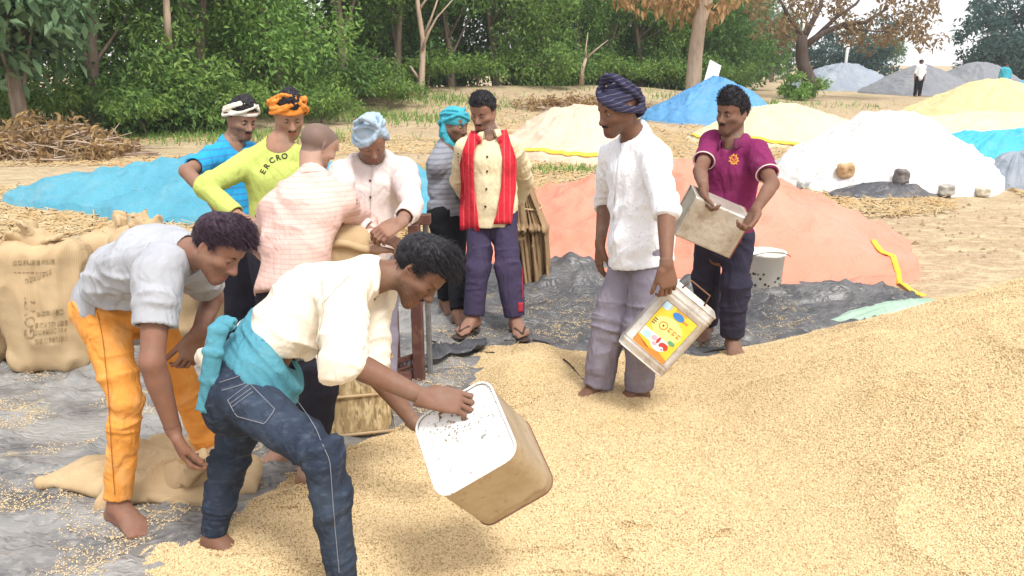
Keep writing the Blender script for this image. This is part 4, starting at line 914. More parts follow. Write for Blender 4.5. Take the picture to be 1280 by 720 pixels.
# thick pale trunk with dry gold foliage
TB = at(866, 141, 26); z0 = float(ground_z(TB[0], TB[1])); rt2 = empty('tree', TB, 'thick pale trunk with drooping golden dry leaves beside the blue tent', 'tree')
mb = MB(); mb.tube(pp(26, (865, 150), (866, 120), (869, 70), (874, 30), (882, 0), (890, -60), (892, -110)), [.34, .25, .225, .21, .225, .2, .17], 14); mb.build('trunk', bl.m, rt2)
mb = MB(); mb.tube(pp(26, (877, 22), (862, -10), (840, -40)), [.16, .12, .08], 8); mb.build('branch', bl.m, rt2)
mb = MB(); mb.tube(pp(26, (884, 2), (905, -30), (930, -50)), [.15, .11, .07], 8); mb.build('branch', bl.m, rt2)
rg = np.random.default_rng(31); cl = [(at(x, y, 26+rg.uniform(-1.2, 1.2)), .42) for x, y in [(780, -2), (800, 4), (815, -8), (836, 8), (846, 18), (856, 6), (868, -5), (898, 12), (908, 2), (842, -15), (886, 20), (822, 4), (872, 12), (790, -14), (770, -8), (900, -18), (925, -6), (860, -25), (830, -30)]]
V, F, t = leaves(cl, 46, .26, rg, 1.2); obj('crown', V, F, LM['gold'], rt2, False, attrs=dict(tint=t))
# leaning rusty tree
RB = at(1012, 106, 34); rr_ = empty('tree', RB, 'leaning dark tree with a broad rust brown crown before the grey heaps', 'tree')
mb = MB(); mb.tube(pp(34, (1018, 112), (1010, 98), (1003, 78), (1002, 58), (1003, 44)), [.40, .30, .26, .24, .2], 12); mb.build('trunk', bd.m, rr_)
for f, r_ in (((1003, 50), (1016, 26), (1026, 8), (1030, -30)), .15), (((1003, 60), (1030, 40), (1058, 30), (1082, 28), (1110, 10)), .16), (((1020, 46), (1045, 22), (1070, 5), (1085, -15)), .10), (((1002, 46), (985, 20), (970, -10)), .12), (((1050, 33), (1080, 38), (1110, 40)), .06), (((1000, 52), (975, 40), (955, 36)), .06):
    mb = MB(); mb.tube(pp(34, *f), np.linspace(r_, r_*.35, len(f)), 7); mb.build('branch', bd.m, rr_)
cl = [(at(x+rg.normal(0, 9), y+rg.normal(0, 5), 34+rg.uniform(-1.8, 1.8)), .5) for x, y in [(960, 22), (975, 30), (985, 42), (965, 45), (1000, 15), (1015, 5), (1030, 15), (1045, 8), (1060, 0), (1075, 20), (1090, 32), (1105, 42), (1120, 38), (1130, 25), (1140, 12), (1150, 5), (1080, 45), (1062, 46), (1110, 52), (1145, 40), (1160, 30), (1100, 5), (1120, -5), (990, 0), (960, 0), (945, 12), (1010, -15), (1050, -18), (1090, -18), (1140, -15), (1165, 8), (1132, 48), (1158, 50)] for _ in range(2)]
V, F, t = leaves(cl, 36, .24, rg, .4); obj('crown', V, F, LM['dry'], rr_, False, attrs=dict(tint=t))
# dry brush piles
def brush(label, cx, cy, rx, ry, h, n, seed, z=None):
    rg = np.random.default_rng(seed); z = float(ground_z(np.array(cx), np.array(cy))); root = empty('brush_pile', (cx, cy, z), label, 'brush pile'); mb = MB()
    for i in range(n):
        a = rg.uniform(0, 6.28); q = rg.random()**.5; c = V3(cx+math.cos(a)*q*rx, cy+math.sin(a)*q*ry, z+h*(1-q*q)*rg.uniform(.25, 1)); d = rg.normal(0, 1, 3)*[.55, .3, .22]; mb.tube([c-d*.6, c+rg.normal(0, .05, 3), c+d*.6], [.014, .016, .006], 4, False)
    mb.build('twigs', bk.m if False else bl.m, root)['kind'] = 'stuff'
    cl = []
    for i in range(max(20, n//2)): a = rg.uniform(0, 6.28); q = rg.random()**.5; cl.append((V3(cx+math.cos(a)*q*rx, cy+math.sin(a)*q*ry, z+h*(1-q*q)*rg.uniform(.3, 1.1)+.03), .22))
    V, F, t = leaves(cl, 26, .17, rg, .3, .3); V[:, 2] = np.maximum(V[:, 2], z); o = obj('dry_leaves', V, F, LM['brush'], root, False, attrs=dict(tint=t)); o['kind'] = 'stuff'
brush('large pile of dry brown brush and leaves at the left edge', -8.5, 14.6, 1.6, 1.0, .58, 200, 41)
brush('low pile of cut dry branches behind the orange headband man', -4.9, 25.6, 1.9, .8, .5, 120, 42); brush('long low pile of dry twigs behind the peach mound', 1.9, 25.6, 2.6, .8, .38, 140, 43)
# white board leaning by the trunk, thin post
b0, b1 = at(884, 116, 25), at(893, 84, 25.6); mb = MB(); d = unit(b1-b0); s_ = unit(np.cross(d, V3(0, 1, .2))); mb.box((b0+b1)/2, (.42, np.linalg.norm(b1-b0)+.35, .03), np.stack([s_, d, np.cross(s_, d)]), .006)
tag(mb.build('board', plain('white_board', (.72, .70, .68), .6), loc=(b0+b1)/2, smooth=False), 'white board leaning against the blue tent beside the thick trunk', 'board')
mb = MB(); b0 = at(1055, 92, 46); mb.tube([V3(b0[0], 46, 0), V3(b0[0]+.05, 46, 2.75)], [.10, .08], 8); tag(mb.build('post', plain('whitewashed_post', (.62, .62, .58), .8), loc=V3(b0[0], 46, 0)), 'thin pale post standing right of the leaning rusty tree', 'post')

# low grass in patches
def grass(cx, cy, rx, ry, n, seed, L=.10):
    rg = np.random.default_rng(seed); x = cx+rg.normal(0, rx, n); y = cy+rg.normal(0, ry, n); z = ground_z(x, y)-.02; a = rg.uniform(0, 6.28, n); l_ = L*rg.uniform(.5, 1.4, n); b_ = np.stack([x, y, z], -1); s_ = np.stack([np.cos(a), np.sin(a), a*0], -1)*.008*(1+cy/25); t = b_+np.stack([rg.normal(0, .4, n)*l_, rg.normal(0, .4, n)*l_, l_], -1)
    return np.stack([b_-s_, b_+s_, t+s_*.2, t-s_*.2], 1).reshape(-1, 4, 3)
B_ = np.concatenate([grass(.9, 12.4, .9, .25, 700, 1), grass(-4.2, 22.5, 1.6, .7, 1600, 2, .16), grass(-6.2, 17.5, 1.6, .6, 1600, 3, .15), grass(-2.2, 26, 1.5, .6, 900, 4, .16), grass(7.5, 30, 3, 1, 900, 5, .16)])
n = len(B_); tag(obj('grass', B_.reshape(-1, 3), np.arange(n*4).reshape(n, 4), LM['lime'], None, False, attrs=dict(tint=np.repeat(np.random.default_rng(2).random(n), 4))), kind='stuff')
# ---------------------------------------------------------------- materials for people
def skin_mat(name, col, stub=.0, shaved=0.0):
    m = MT(name, col, .58, .28); m.mix(m.ramp(m.noise(14, 4), .35, .7), tuple(c*.78 for c in col)).mix(m.ramp(m.noise(60, 3), .5, .8), (col[0]*1.15, col[1]*.95, col[2]*.9), .5)
    m.mix(m.ramp(m.noise(7, 5, .65), .5, .72), (.42, .32, .24), .28).mix(m.ramp(m.noise(24, 5, .7), .55, .7), tuple(c*.6 for c in col), .35)
    m.mix(m.attr('lip'), (col[0]*.95, col[1]*.55, col[2]*.62), .7)
    if stub: m.mix(m.math('MULTIPLY', m.attr('stubble'), m.ramp(m.noise(220, 2), .3, .6)), (.022, .016, .014), stub)
    if shaved: m.mix(m.attr('scalp'), (.06, .048, .046), shaved)
    m.mix(m.attr('eyeline'), (.03, .018, .014), .75)
    m.b.inputs['Subsurface Weight'].default_value = .06; m.b.inputs['Subsurface Radius'].default_value = (.4, .15, .08); m.b.inputs['Subsurface Scale'].default_value = .02
    m.bmp(m.noise(180, 3), .2, .003).bmp(m.noise(38, 4), .12, .006); return m.m
def crease(m, sc_=9, a=.30, d=.03):
    for i, (q, w_) in enumerate(((sc_, 1.0), (sc_*2.1, .6))):
        n = m.noise(q, 2, .5, (1, 1, .55), dist=1.1); r_ = m.math('ABSOLUTE', m.math('SUBTRACT', n, .5)); m.bmp(m.ramp(r_, .0, .16, 'SMOOTHSTEP'), a*w_, d*.35*w_)
def cloth(name, col, rough=.9, weave=900, var=.12, stripes=None, bump=.25, wear=None, checks=None, sheen=.0):
    m = MT(name, col, rough, .15, sheen=sheen); m.mix(m.ramp(m.noise(9, 4), .35, .7), tuple(c*(1-var) for c in col))
    if stripes:
        ax, sc__, c2, lo_, hi_ = stripes; m.mix(m.ramp(m.wave(sc__, ax, dist=.35), lo_, hi_), c2, .85)
    if wear: m.mix(m.ramp(m.noise(7, 6, .65), .5, .72), wear, .6)
    crease(m); m.bmp(m.noise(55, 4, .6), bump, .006).bmp(m.noise(weave, 2), .2, .001); return m.m
SK = dict(a=skin_mat('skin_warm_brown', (.25, .122, .08), .3), b=skin_mat('skin_deep_brown', (.195, .097, .061), .5), c=skin_mat('skin_tan', (.42, .25, .18), .45, .65), d=skin_mat('skin_brown', (.29, .155, .105), .7), e=skin_mat('skin_light_brown', (.37, .20, .135), .25))
hm = MT('black_hair', (.010, .009, .012), .55, .3); hm.mix(hm.ramp(hm.noise(70, 3, st=(1, 1, .4)), .45, .75), (.028, .023, .028)).bmp(hm.noise(160, 3, st=(1, 1, .3)), .7, .004); HAIR = hm.m
hm2 = MT('hair_violet_sheen', (.022, .011, .019), .5, .3); hm2.mix(hm2.ramp(hm2.noise(60, 3), .4, .7), (.05, .022, .042)).bmp(hm2.noise(160, 3), .7, .004)  # violet sheen is put into the hair colour
EY = MT('eyeball', (.40, .36, .33), .2, .5); EY.mix(EY.attr('iris'), (.03, .015, .01)); EY = EY.m
denim = MT('dark_denim', (.020, .028, .048), .85, .2)
crease(denim, 10, .3); denim.mix(denim.ramp(denim.noise(5, 5, .6), .45, .75), (.052, .072, .108), .8).mix(denim.ramp(denim.noise(26, 5, .6, st=(1, 1, 2.2)), .52, .74), (.10, .125, .17), .5).bmp(denim.noise(50, 4), .3, .006).bmp(denim.noise(700, 2, st=(1, 1, .4)), .3, .001)
C_ = dict(grey=cloth('grey_jersey', (.40, .41, .44)), orange=cloth('orange_denim', (.78, .33, .07), wear=(.84, .50, .22)), cream=cloth('cream_cotton', (.80, .72, .60), var=.08), denim=denim.m,
          cyan=cloth('sky_blue_scarf_cloth', (.085, .28, .36), wear=(.17, .40, .47), bump=.45), pink=cloth('washed_pink_stripe', (.70, .48, .42), stripes=('Z', 17, (.56, .34, .30), .88, .98)), darkp=cloth('charcoal_trouser', (.022, .021, .030)),
          lime=cloth('lime_jersey', (.47, .54, .14)), orangew=cloth('orange_headcloth', (.80, .27, .05), wear=(.85, .42, .12)), blue=cloth('azure_jersey', (.03, .34, .66), stripes=('Z', 9, (.05, .20, .42), .75, .95)), white=cloth('offwhite_headcloth', (.76, .68, .58)),
          oldshirt=cloth('pale_rose_grey_shirt', (.70, .61, .58), wear=(.58, .47, .44)), pturb=cloth('pale_blue_check', (.36, .46, .56), wear=(.62, .66, .68)), greyst=cloth('grey_stripe_jersey', (.27, .28, .32), stripes=('Z', 10, (.18, .18, .21), .6, .9)), bscarf=cloth('turquoise_headscarf', (.06, .38, .48)), black=cloth('black_trouser', (.014, .014, .018)),
          ivory=cloth('ivory_yellow_shirt', (.74, .62, .40), wear=(.66, .52, .32)), indigo=cloth('indigo_track_trouser', (.055, .043, .085)), red=cloth('red_scarf', (.60, .028, .045), stripes=('X', 9, (.66, .13, .13), .93, .99)), wht=cloth('white_printed_shirt', (.80, .80, .82), var=.06),
          lav=cloth('grey_lavender_trouser', (.25, .225, .275), wear=(.30, .27, .31)), purple=cloth('magenta_polo', (.20, .021, .092), wear=(.26, .045, .13)), navy=cloth('dark_navy_trouser', (.035, .032, .055)))
m = MT('navy_turban', (.028, .028, .062), .85, .2); m.mix(m.ramp(m.wave(16, 'Z', attr='hl', dist=2.2), .95, 1.0), (.25, .22, .26), .6); crease(m); C_['turb'] = m.m
m = MT('printed_shirt', (.80, .80, .83), .9, .15); q = m.vor(62); m.mix(m.ramp(q, .26, .14), (.42, .45, .53), .8).mix(m.ramp(m.noise(9, 4), .4, .7), (.74, .74, .77)).bmp(m.noise(55, 4), .25, .006); crease(m); C_['wht'] = m.m
lth = plain('sole_leather', (.07, .045, .035), .6); FING = (.45, .75, .45)
# ---------------------------------------------------------------- A: grey tee, orange trousers, bending over the sack
P = Body((150, 380, 2.66), (222, 322), -35, tl=.45, tsg=-1, bow=.05, shR=(204, 333, -1), shL=(246, 326, 1), armR=[(190, 452, -1), (217, 538, 1)], armL=[(266, 372, 1), (247, 418, -1)],
         legR=[(158, 500, -.05), (147, 632, .09)], legL=[(224, 470, -.04), (266, 574, .09)], footR=(.86, -.5, -.03), footL=(.8, -.6, 0), head=(272, 309), hsg=-1, hf=(.78, -.22, -.60), hu=(.6, .05, .8), sc_=.98, hs=.83)
PA = P; P.start('person in a grey tee shirt and orange trousers bending over an empty jute sack')
P.skin(SK['a'], {'R': dict(d=P.W['R']-P.E['R']+V3(.02, -.02, 0), n=(.75, .5, .15), curl=(.35, .55, .35), thumb=(.35, .4)), 'L': dict(d=(-.3, -.3, -.9), n=(-.5, .5, 0))}, fine=.0038, h=.006, lids=0)
P.brows(HAIR); P.hairdo(hm2.m, .008, .022, seed=3, strands=2600, sweep=(0, 1.0, -.1), slen=.042, rough=.0035)
st = [(-.16, .185, .15), (.05, .175, .135), (.4, .16, .12), (.75, .178, .125), (.93, .165, .098)]
sp = shirt_prims(P, st, {'R': .62, 'L': .62}, .068, hem_t=-.06, neck=.062); 
grow('tee_shirt', sp, .0055, C_['grey'], P.root, .008, 8, 4, (.5, 1, 1), limb_folds(P, 'R', a=.009)+[(P.spine(.3), P.up+P.fC*.5, .2, .011, .06), (P.S['R'], P.E['R']-P.M, .16, .010, .05)]); P.spr = Surf(*LAST[0])
tp = trouser_prims(P, .086, .055, .045, end=.9, waist_t=.2, under=False, st=[(-.16, .13, .10), (0, .155, .112), (.2, .142, .10)])
grow('trousers', tp, .0058, C_['orange'], P.root, .006, 10, 5, (1, 1, .8), limb_folds(P, (), 'RL', a=.011, lam=.034)); P.tpr = Surf(*LAST[0])
# ---------------------------------------------------------------- B: foreground, cream shirt and jeans, tipping a tin
P = Body((312, 478, 2.28), (452, 352), -12, tl=.47, tsg=-1, bow=.045, shR=(437, 356, -1), shL=(472, 348, 1), armR=[(432, 450, -1), (532, 498, -1)], armL=[(462, 476, 1), (519, 530, -1)],
         legR=[(405, 572, -.10), (432, 748, .11)], legL=[(283, 585, .0), (266, 672, .085)], footR=(.9, -.4, 0), footL=(.93, -.36, .0), head=(530, 336), hsg=-1, hf=(.62, -.2, -.76), hu=(.76, .05, .64), sc_=.97, hs=.93)
PB = P; P.start('person in cream shirt and blue jeans tipping a tin in the foreground')
P.skin(SK['b'], {'R': dict(d=V3(.95, .0, -.10), n=(.1, .45, -.88), curl=[(.35, .75, .55), (.4, .8, .6), (.5, .85, .6), (.6, .9, .6)], thumb=(.3, .5), hsz=1.08), 'L': dict(d=(.8, -.1, -.5), n=(.3, .6, .6))}, feet='RL', fine=.0034, h=.0055, hand_h=.003, lids=0)
P.brows(HAIR, .0055); P.moustache(HAIR, .003); P.hairdo(HAIR, .009, .022, seed=5, strands=3200, sweep=(0, 1.0, -.1), slen=.042, rough=.0035, h=.0036)
st = [(-.10, .172, .135), (.08, .168, .128), (.4, .168, .125), (.75, .185, .135), (.93, .17, .10)]
sp = shirt_prims(P, st, {'R': 1.06, 'L': 1.12}, .07, hem_t=-.06, neck=.06, cuffr=.062); 
grow('shirt', sp, .005, C_['cream'], P.root, .010, 8, 6, (.5, 1, .8), limb_folds(P, 'RL', a=.013, lam=.05)+[(P.spine(.35), P.up+P.fC*.6, .22, .012, .07), (P.S['R']-P.up*.1, P.up*.6+V3(.3, 0, .5), .2, .012, .06)]); P.spr = Surf(*LAST[0])
collar(P, C_['cream'], .062, .03, .035)
tp = trouser_prims(P, .088, .054, .043, end=.93, waist_t=.16, seat=.02, under=False, st=[(-.16, .135, .112), (0, .158, .13), (.16, .145, .108)])
grow('jeans', tp, .005, C_['denim'], P.root, .006, 9, 7, (1, 1, .8), limb_folds(P, (), 'RL', a=.014, lam=.036)); P.tpr = Surf(*LAST[0])
# ---------------------------------------------------------------- C: washed pink shirt, seen from behind, shaved head
P = Body((362, 368, 3.08), (388, 234), 58, tl=.47, tsg=1, bow=.03, shR=(430, 244, -1), shL=(345, 256, 1), armR=[(453, 275, 1), (470, 312, -1)], armL=[(322, 300, 1), (345, 330, 1)],
         legR=[(400, 470, 0), (384, 590, .09)], legL=[(366, 466, 0), (354, 562, .09)], footR=(.5, -.4, 0), footL=(-.5, -.5, 0), head=(398, 184), hsg=1, hf=(.62, .62, -.42), hu=(.25, .25, .93), sc_=.98, hs=.84)
P.start('person with a shaved head in a washed pink shirt turned away from the camera')
P.skin(SK['c'], {'R': dict(d=(.4, .8, -.2), n=(0, 0, -1))}); P.spr = None
st = [(-.12, .178, .13), (.05, .172, .125), (.4, .165, .12), (.75, .185, .13), (.93, .168, .095)]
sp = shirt_prims(P, st, {'R': 1.72, 'L': 1.8}, .062, hem_t=-.02, neck=.06, cuffr=.045)
grow('shirt', sp, .0065, C_['pink'], P.root, .008, 7, 8, (.5, .5, 1.3), limb_folds(P, 'R', a=.010, lam=.045)+[(P.spine(.3), P.up, .3, .011, .065), (P.S['R']-P.up*.06, V3(.6, 0, .8), .14, .014, .04)])
collar(P, C_['pink'], .063, .02, .0, open_=.7)
grow('trousers', trouser_prims(P, .098, .075, .06, end=.86), .008, C_['darkp'], P.root, .007, 8, 9, folds=limb_folds(P, (), 'RL', a=.010))
# ---------------------------------------------------------------- D: lime long sleeved tee, orange headband
P = Body((352, 318, 3.78), (348, 191), -62, tl=.49, tsg=-1, shR=(297, 200, -1), shL=(396, 198, 1), armR=[(256, 234, -1), (302, 274, -1)], armL=[(404, 252, -1), (408, 306, -1)],
         legR=[(345, 408, 0), (345, 482, .09)], legL=[(372, 408, 0), (372, 484, .09)], footR=(.3, -.9, 0), footL=(.4, -.9, 0), head=(362, 143), hf=(.34, -.80, -.42), hu=(.12, -.3, .95), sc_=1.0, hs=.83)
PD = P; P.start('person in a lime long sleeved tee with an orange cloth tied round the head')
P.skin(SK['e'], {'R': dict(d=(.7, -.5, -.4), n=(.2, .2, -.9)), 'L': dict(d=(0, -.5, -.8), n=(-.3, .6, 0))}); P.eyes(EY); P.brows(HAIR); P.moustache(HAIR, .004)
st = [(-.16, .178, .125), (.1, .17, .12), (.4, .16, .115), (.75, .178, .125), (.93, .165, .095)]
sp = shirt_prims(P, st, {'R': 1.85, 'L': 1.85}, .058, hem_t=-.1, neck=.060, cuffr=.040); 
grow('tee_shirt', sp, .0065, C_['lime'], P.root, .007, 8, 10, folds=limb_folds(P, 'RL', a=.009)); P.spr = Surf(*LAST[0])
P.hairdo(HAIR, .004, .036, seed=7, strands=320, slen=.02, line=([-.12, -.05, 0, .03, .06, .1], [-.05, -.03, .0, .062, .078, .085]))
P.wraps('headband', C_['orangew'], [(.034, .10, .03, .024), (.045, .06, -.04, .027), (.056, .09, .04, .028), (.066, .05, -.03, .027), (.076, .07, 0, .023)], (.0115, .010), band=(.056, .022, .024), tail=[(.06, -.085, .04, .02, .014), (.09, -.10, .035, .025, .012), (.10, -.11, .0, .02, .008)], seed=3)
grow('trousers', trouser_prims(P, .098, .075, .06), .009, C_['darkp'], P.root)
# ---------------------------------------------------------------- E: azure tee, white headband
P = Body((302, 285, 4.3), (288, 183), -48, tl=.44, tsg=-1, shR=(263, 192, -1), shL=(312, 186, 1), armR=[(233, 214, -1), (268, 254, -1)], armL=[(330, 240, -1), (338, 280, -1)],
         legR=[(300, 380, 0), (295, 432, .09)], legL=[(315, 380, 0), (315, 434, .09)], footR=(.5, -.8, 0), footL=(.5, -.8, 0), head=(305, 141), hsg=-1, hf=(.70, -.62, -.30), hu=(.2, -.1, .97), sc_=.95)
P.start('person in an azure tee with a white headband leaning at the back')
P.skin(SK['d'], {'R': dict(d=(.6, -.3, -.7), n=(.3, .5, -.3))}); P.eyes(EY); P.brows(HAIR); P.moustache(HAIR, .004)
st = [(-.16, .172, .12), (.1, .165, .115), (.4, .155, .112), (.75, .172, .12), (.93, .16, .09)]
grow('tee_shirt', shirt_prims(P, st, {'R': .72, 'L': .72}, .06, hem_t=-.1, neck=.06), .007, C_['blue'], P.root, .008, 8, 11, folds=limb_folds(P, 'R', a=.01))
P.hairdo(HAIR, .004, .028, seed=8, strands=280, slen=.02, line=([-.12, -.05, 0, .03, .06, .1], [-.05, -.03, .0, .062, .078, .085]))
P.wraps('headband', C_['white'], [(.038, .08, .02, .024), (.048, .05, -.03, .026), (.058, .07, .02, .025)], (.0105, .009), band=(.048, .012, .022), tail=[(-.03, -.105, .04, .016, .012), (-.05, -.15, .045, .022, .014), (-.03, -.18, .03, .012, .008)], seed=4)
grow('trousers', trouser_prims(P, .098, .075, .06), .009, C_['darkp'], P.root)
# ---------------------------------------------------------------- F: old man, pale blue turban
P = Body((458, 322, 3.68), (465, 206), -72, tl=.46, tsg=-1, shR=(428, 212, -1), shL=(503, 210, -1), armR=[(418, 262, -1), (474, 296, -1)], armL=[(516, 256, -1), (500, 279, -1)],
         legR=[(448, 420, 0), (450, 486, .09)], legL=[(478, 420, 0), (480, 488, .09)], footR=(.2, -.9, 0), footL=(.3, -.9, 0), head=(464, 174), hsg=-1, hf=(.26, -.72, -.62), hu=(.1, -.55, .8), sc_=.95, hs=.85)
PF = P; P.start('older person in a pale shirt with a light blue checked turban')
P.skin(SK['d'], {'R': dict(d=(.85, -.3, -.2), n=(0, .2, -1)), 'L': dict(d=(-.7, -.5, -.3), n=(-.3, .4, -.8))}); P.eyes(EY); P.brows(plain('grey_brow', (.2, .18, .17)), .004)
st = [(-.2, .178, .128), (.1, .172, .125), (.4, .162, .118), (.75, .178, .125), (.93, .165, .095)]
sp = shirt_prims(P, st, {'R': 1.75, 'L': 1.7}, .06, hem_t=-.16, neck=.06, cuffr=.048, vdeep=.03); 
grow('shirt', sp, .0065, C_['oldshirt'], P.root, .009, 8, 12, folds=limb_folds(P, 'RL', a=.010)); collar(P, C_['oldshirt'], .062, .026, .035); P.spr = Surf(*LAST[0])
P.wraps('turban', C_['pturb'], [(.036, .10, .04, .014), (.046, .05, -.06, .018), (.056, .12, .08, .020), (.066, .02, -.08, .020), (.076, .10, .06, .018), (.086, .0, -.05, .012), (.096, .08, .05, .004)], (.0115, .0125), (.075, .078, .096, .055), seed=5, base=(.03, .012))
grow('trousers', trouser_prims(P, .1, .08, .065), .009, C_['lav'], P.root)
# ---------------------------------------------------------------- G: grey striped tee, turquoise headscarf
P = Body((560, 266, 5.05), (557, 192), -35, tl=.45, tsg=0, shR=(545, 200, -1), shL=(572, 190, 1), armR=[(572, 230, 1), (606, 240, 1)], armL=[(590, 220, 1), (600, 250, -1)],
         legR=[(556, 328, 0), (556, 376, .1)], legL=[(571, 332, 0), (572, 392, .1)], footR=(.5, -.85, 0), footL=(.5, -.85, 0), head=(571, 150), hf=(.80, -.58, -.15), hu=(.1, 0, 1), sc_=.95)
P.start('person in a grey striped tee with a turquoise scarf wrapped over head and neck')
P.skin(SK['b'], {'R': dict(d=(1, -.2, 0), n=(0, 0, -1))}, mouth=.003, lids=.003); P.eyes(EY); P.brows(HAIR)
st = [(-.10, .165, .12), (.1, .16, .115), (.4, .155, .112), (.75, .170, .12), (.93, .158, .09)]
grow('tee_shirt', shirt_prims(P, st, {'R': .85, 'L': .85}, .06, hem_t=-.04, neck=.055), .007, C_['greyst'], P.root, .008, 8, 13, folds=limb_folds(P, 'R', a=.01))
k_ = P.wraps('headscarf', C_['bscarf'], [(.04, .06, .0, .016), (.052, .02, .03, .018), (.064, .06, -.03, .017), (.076, .02, .03, .012)], (.012, .012), (.06, .078, .098, .072), base=(.005, .016), tail=[(-.075, .0, .03, .03, .02), (-.075, -.01, -.05, .035, .024), (-.05, .0, -.12, .04, .03), (.0, .03, -.145, .045, .03), (.05, .0, -.12, .04, .03), (.072, -.03, -.05, .04, .024), (.07, -.04, .03, .03, .02), (0, -.1, -.0, .05, .03), (0, -.08, -.09, .06, .04)], seed=6)
grow('trousers', trouser_prims(P, .09, .062, .05), .0075, C_['black'], P.root, folds=limb_folds(P, (), 'RL', a=.008))
# ---------------------------------------------------------------- H: red scarf man
P = Body((615, 268, 4.72), (612, 174), -100, tl=.45, tsg=0, shR=(581, 180, -1), shL=(645, 180, 1), armR=[(573, 228, 1), (592, 258, 1)], armL=[(657, 226, 1), (642, 262, 1)],
         legR=[(598, 338, -.03), (592, 396, .145)], legL=[(634, 338, -.03), (644, 398, .145)], footR=(-.55, -.83, 0), footL=(.3, -.95, 0), head=(604, 139), hf=(-.40, -.84, -.36), hu=(-.1, -.3, .95), sc_=.97)
PH = P; P.start('person in ivory shirt and indigo trousers wearing the red scarf')
P.skin(SK['d'], {}); P.eyes(EY); P.brows(HAIR); P.moustache(HAIR, .0052); P.hairdo(HAIR, .006, .014, seed=10, strands=1100, slen=.022, recede=.014)
st = [(-.22, .188, .145), (.1, .180, .135), (.4, .165, .118), (.75, .178, .125), (.93, .165, .095)]
sp = shirt_prims(P, st, {'R': 1.7, 'L': 1.7}, .06, hem_t=-.17, neck=.06, cuffr=.052, vdeep=.05); 
grow('shirt', sp, .0065, C_['ivory'], P.root, .008, 8, 14, folds=limb_folds(P, 'RL', a=.010)); collar(P, C_['ivory'], .062, .026, .03); P.spr = Surf(*LAST[0])
grow('trousers', trouser_prims(P, .098, .074, .066, end=.97), .0065, C_['indigo'], P.root, .008, 8, 15, folds=limb_folds(P, (), 'RL', a=.010)); P.tpr = Surf(*LAST[0])
# ---------------------------------------------------------------- I: dark turban, white shirt, carrying the printed tin
P = Body((801, 312, 3.55), (796, 181), 205, tl=.48, tsg=0, shR=(767, 188, 1), shL=(818, 190, -1), armL=[(833, 262, -1), (833, 331, -1)], armR=[(757, 252, 1), (750, 306, -1)],
         legL=[(802, 412, -.04), (799, 484, .15)], legR=[(762, 410, -.03), (748, 482, .15)], footR=(-.9, -.42, 0), footL=(-.85, -.5, 0), head=(773, 137), hsg=-1, hf=(-.86, -.46, -.24), hu=(-.2, -.1, .97), sc_=1.0)
PI_ = P; P.start('person in a dark turban, white printed shirt and grey trousers carrying a printed tin')
P.skin(SK['b'], {'L': dict(d=(.15, -.1, -.98), n=(-.3, .9, .0), curl=(.5, .9, .6)), 'R': dict(d=(-.05, -.1, -.98), n=(.9, .3, 0), curl=(.3, .4, .3))}, fine=.004); P.eyes(EY); P.brows(HAIR); P.moustache(HAIR, .0045)
st = [(-.2, .205, .160), (.1, .195, .145), (.4, .168, .122), (.75, .18, .126), (.93, .168, .096)]
sp = shirt_prims(P, st, {'L': 1.12, 'R': 1.2}, .064, hem_t=-.13, hemdir=P.up+P.fC*.10, neck=.06, cuffr=.058, vdeep=.04); 
grow('shirt', sp, .0058, C_['wht'], P.root, .009, 8, 16, folds=limb_folds(P, 'RL', a=.011)+[(P.spine(.1), P.up+P.sP*.4, .2, .010, .06)]); collar(P, C_['wht'], .06, .028, .035); P.spr = Surf(*LAST[0])
P.wraps('turban', C_['turb'], [(.042, .05, .04, .018), (.055, .11, -.05, .021), (.067, .02, .07, .020), (.079, .07, -.06, .014)], (.016, .016), (.064, .084, .104, .042), seed=7, wob_a=.007, base=(.036, .014))
grow('trousers', trouser_prims(P, .098, .074, .070, end=.99), .0058, C_['lav'], P.root, .009, 7, 17, folds=limb_folds(P, (), 'RL', a=.012, lam=.05)); P.tpr = Surf(*LAST[0])
# ---------------------------------------------------------------- J: magenta polo, holding a tin
P = Body((905, 296, 4.22), (919, 171), -110, tl=.48, tsg=0, shR=(889, 171, 1), shL=(948, 182, -1), armR=[(875, 214, -1), (880, 236, -1)], armL=[(965, 230, -1), (945, 262, -1)],
         legR=[(883, 350, -.03), (884, 404, .13)], legL=[(919, 356, -.03), (915, 423, .14)], footR=(-.5, -.85, 0), footL=(0, -1, 0), head=(915, 133), hf=(-.80, -.60, -.06), hu=(0, 0, 1), sc_=.97)
PJ = P; P.start('person in a magenta polo shirt smiling sideways and holding an empty tin')
P.skin(SK['b'], {'R': dict(d=(.1, -.45, -.85), n=(.5, -.5, -.4), curl=(.6, 1., .6)), 'L': dict(d=(-.45, -.3, -.8), n=(-.7, -.4, 0), curl=(.6, .9, .6))}, mouth=.002, fine=.004); P.eyes(EY, (0, 1, -.05)); P.brows(HAIR, .0055); P.moustache(HAIR, .0042); P.hairdo(HAIR, .008, .028, seed=12, strands=1600, slen=.026)
st = [(-.2, .175, .125), (.1, .165, .118), (.4, .158, .115), (.75, .178, .124), (.93, .165, .095)]
sp = shirt_prims(P, st, {'R': .66, 'L': .7}, .057, yoke=.05, hem_t=-.06, neck=.062, vdeep=.05); 
grow('polo_shirt', sp, .006, C_['purple'], P.root, .007, 8, 18, folds=limb_folds(P, 'RL', a=.008)+[(P.spine(.15), P.up, .2, .009, .055)]); P.spr = Surf(*LAST[0])
cp = cloth('polo_collar', (.15, .03, .08)); collar(P, cp, .064, .030, .03)
grow('trousers', trouser_prims(P, .10, .078, .068, end=.95), .0065, C_['navy'], P.root, .008, 8, 19, folds=limb_folds(P, (), 'RL', a=.011)); P.tpr = Surf(*LAST[0])
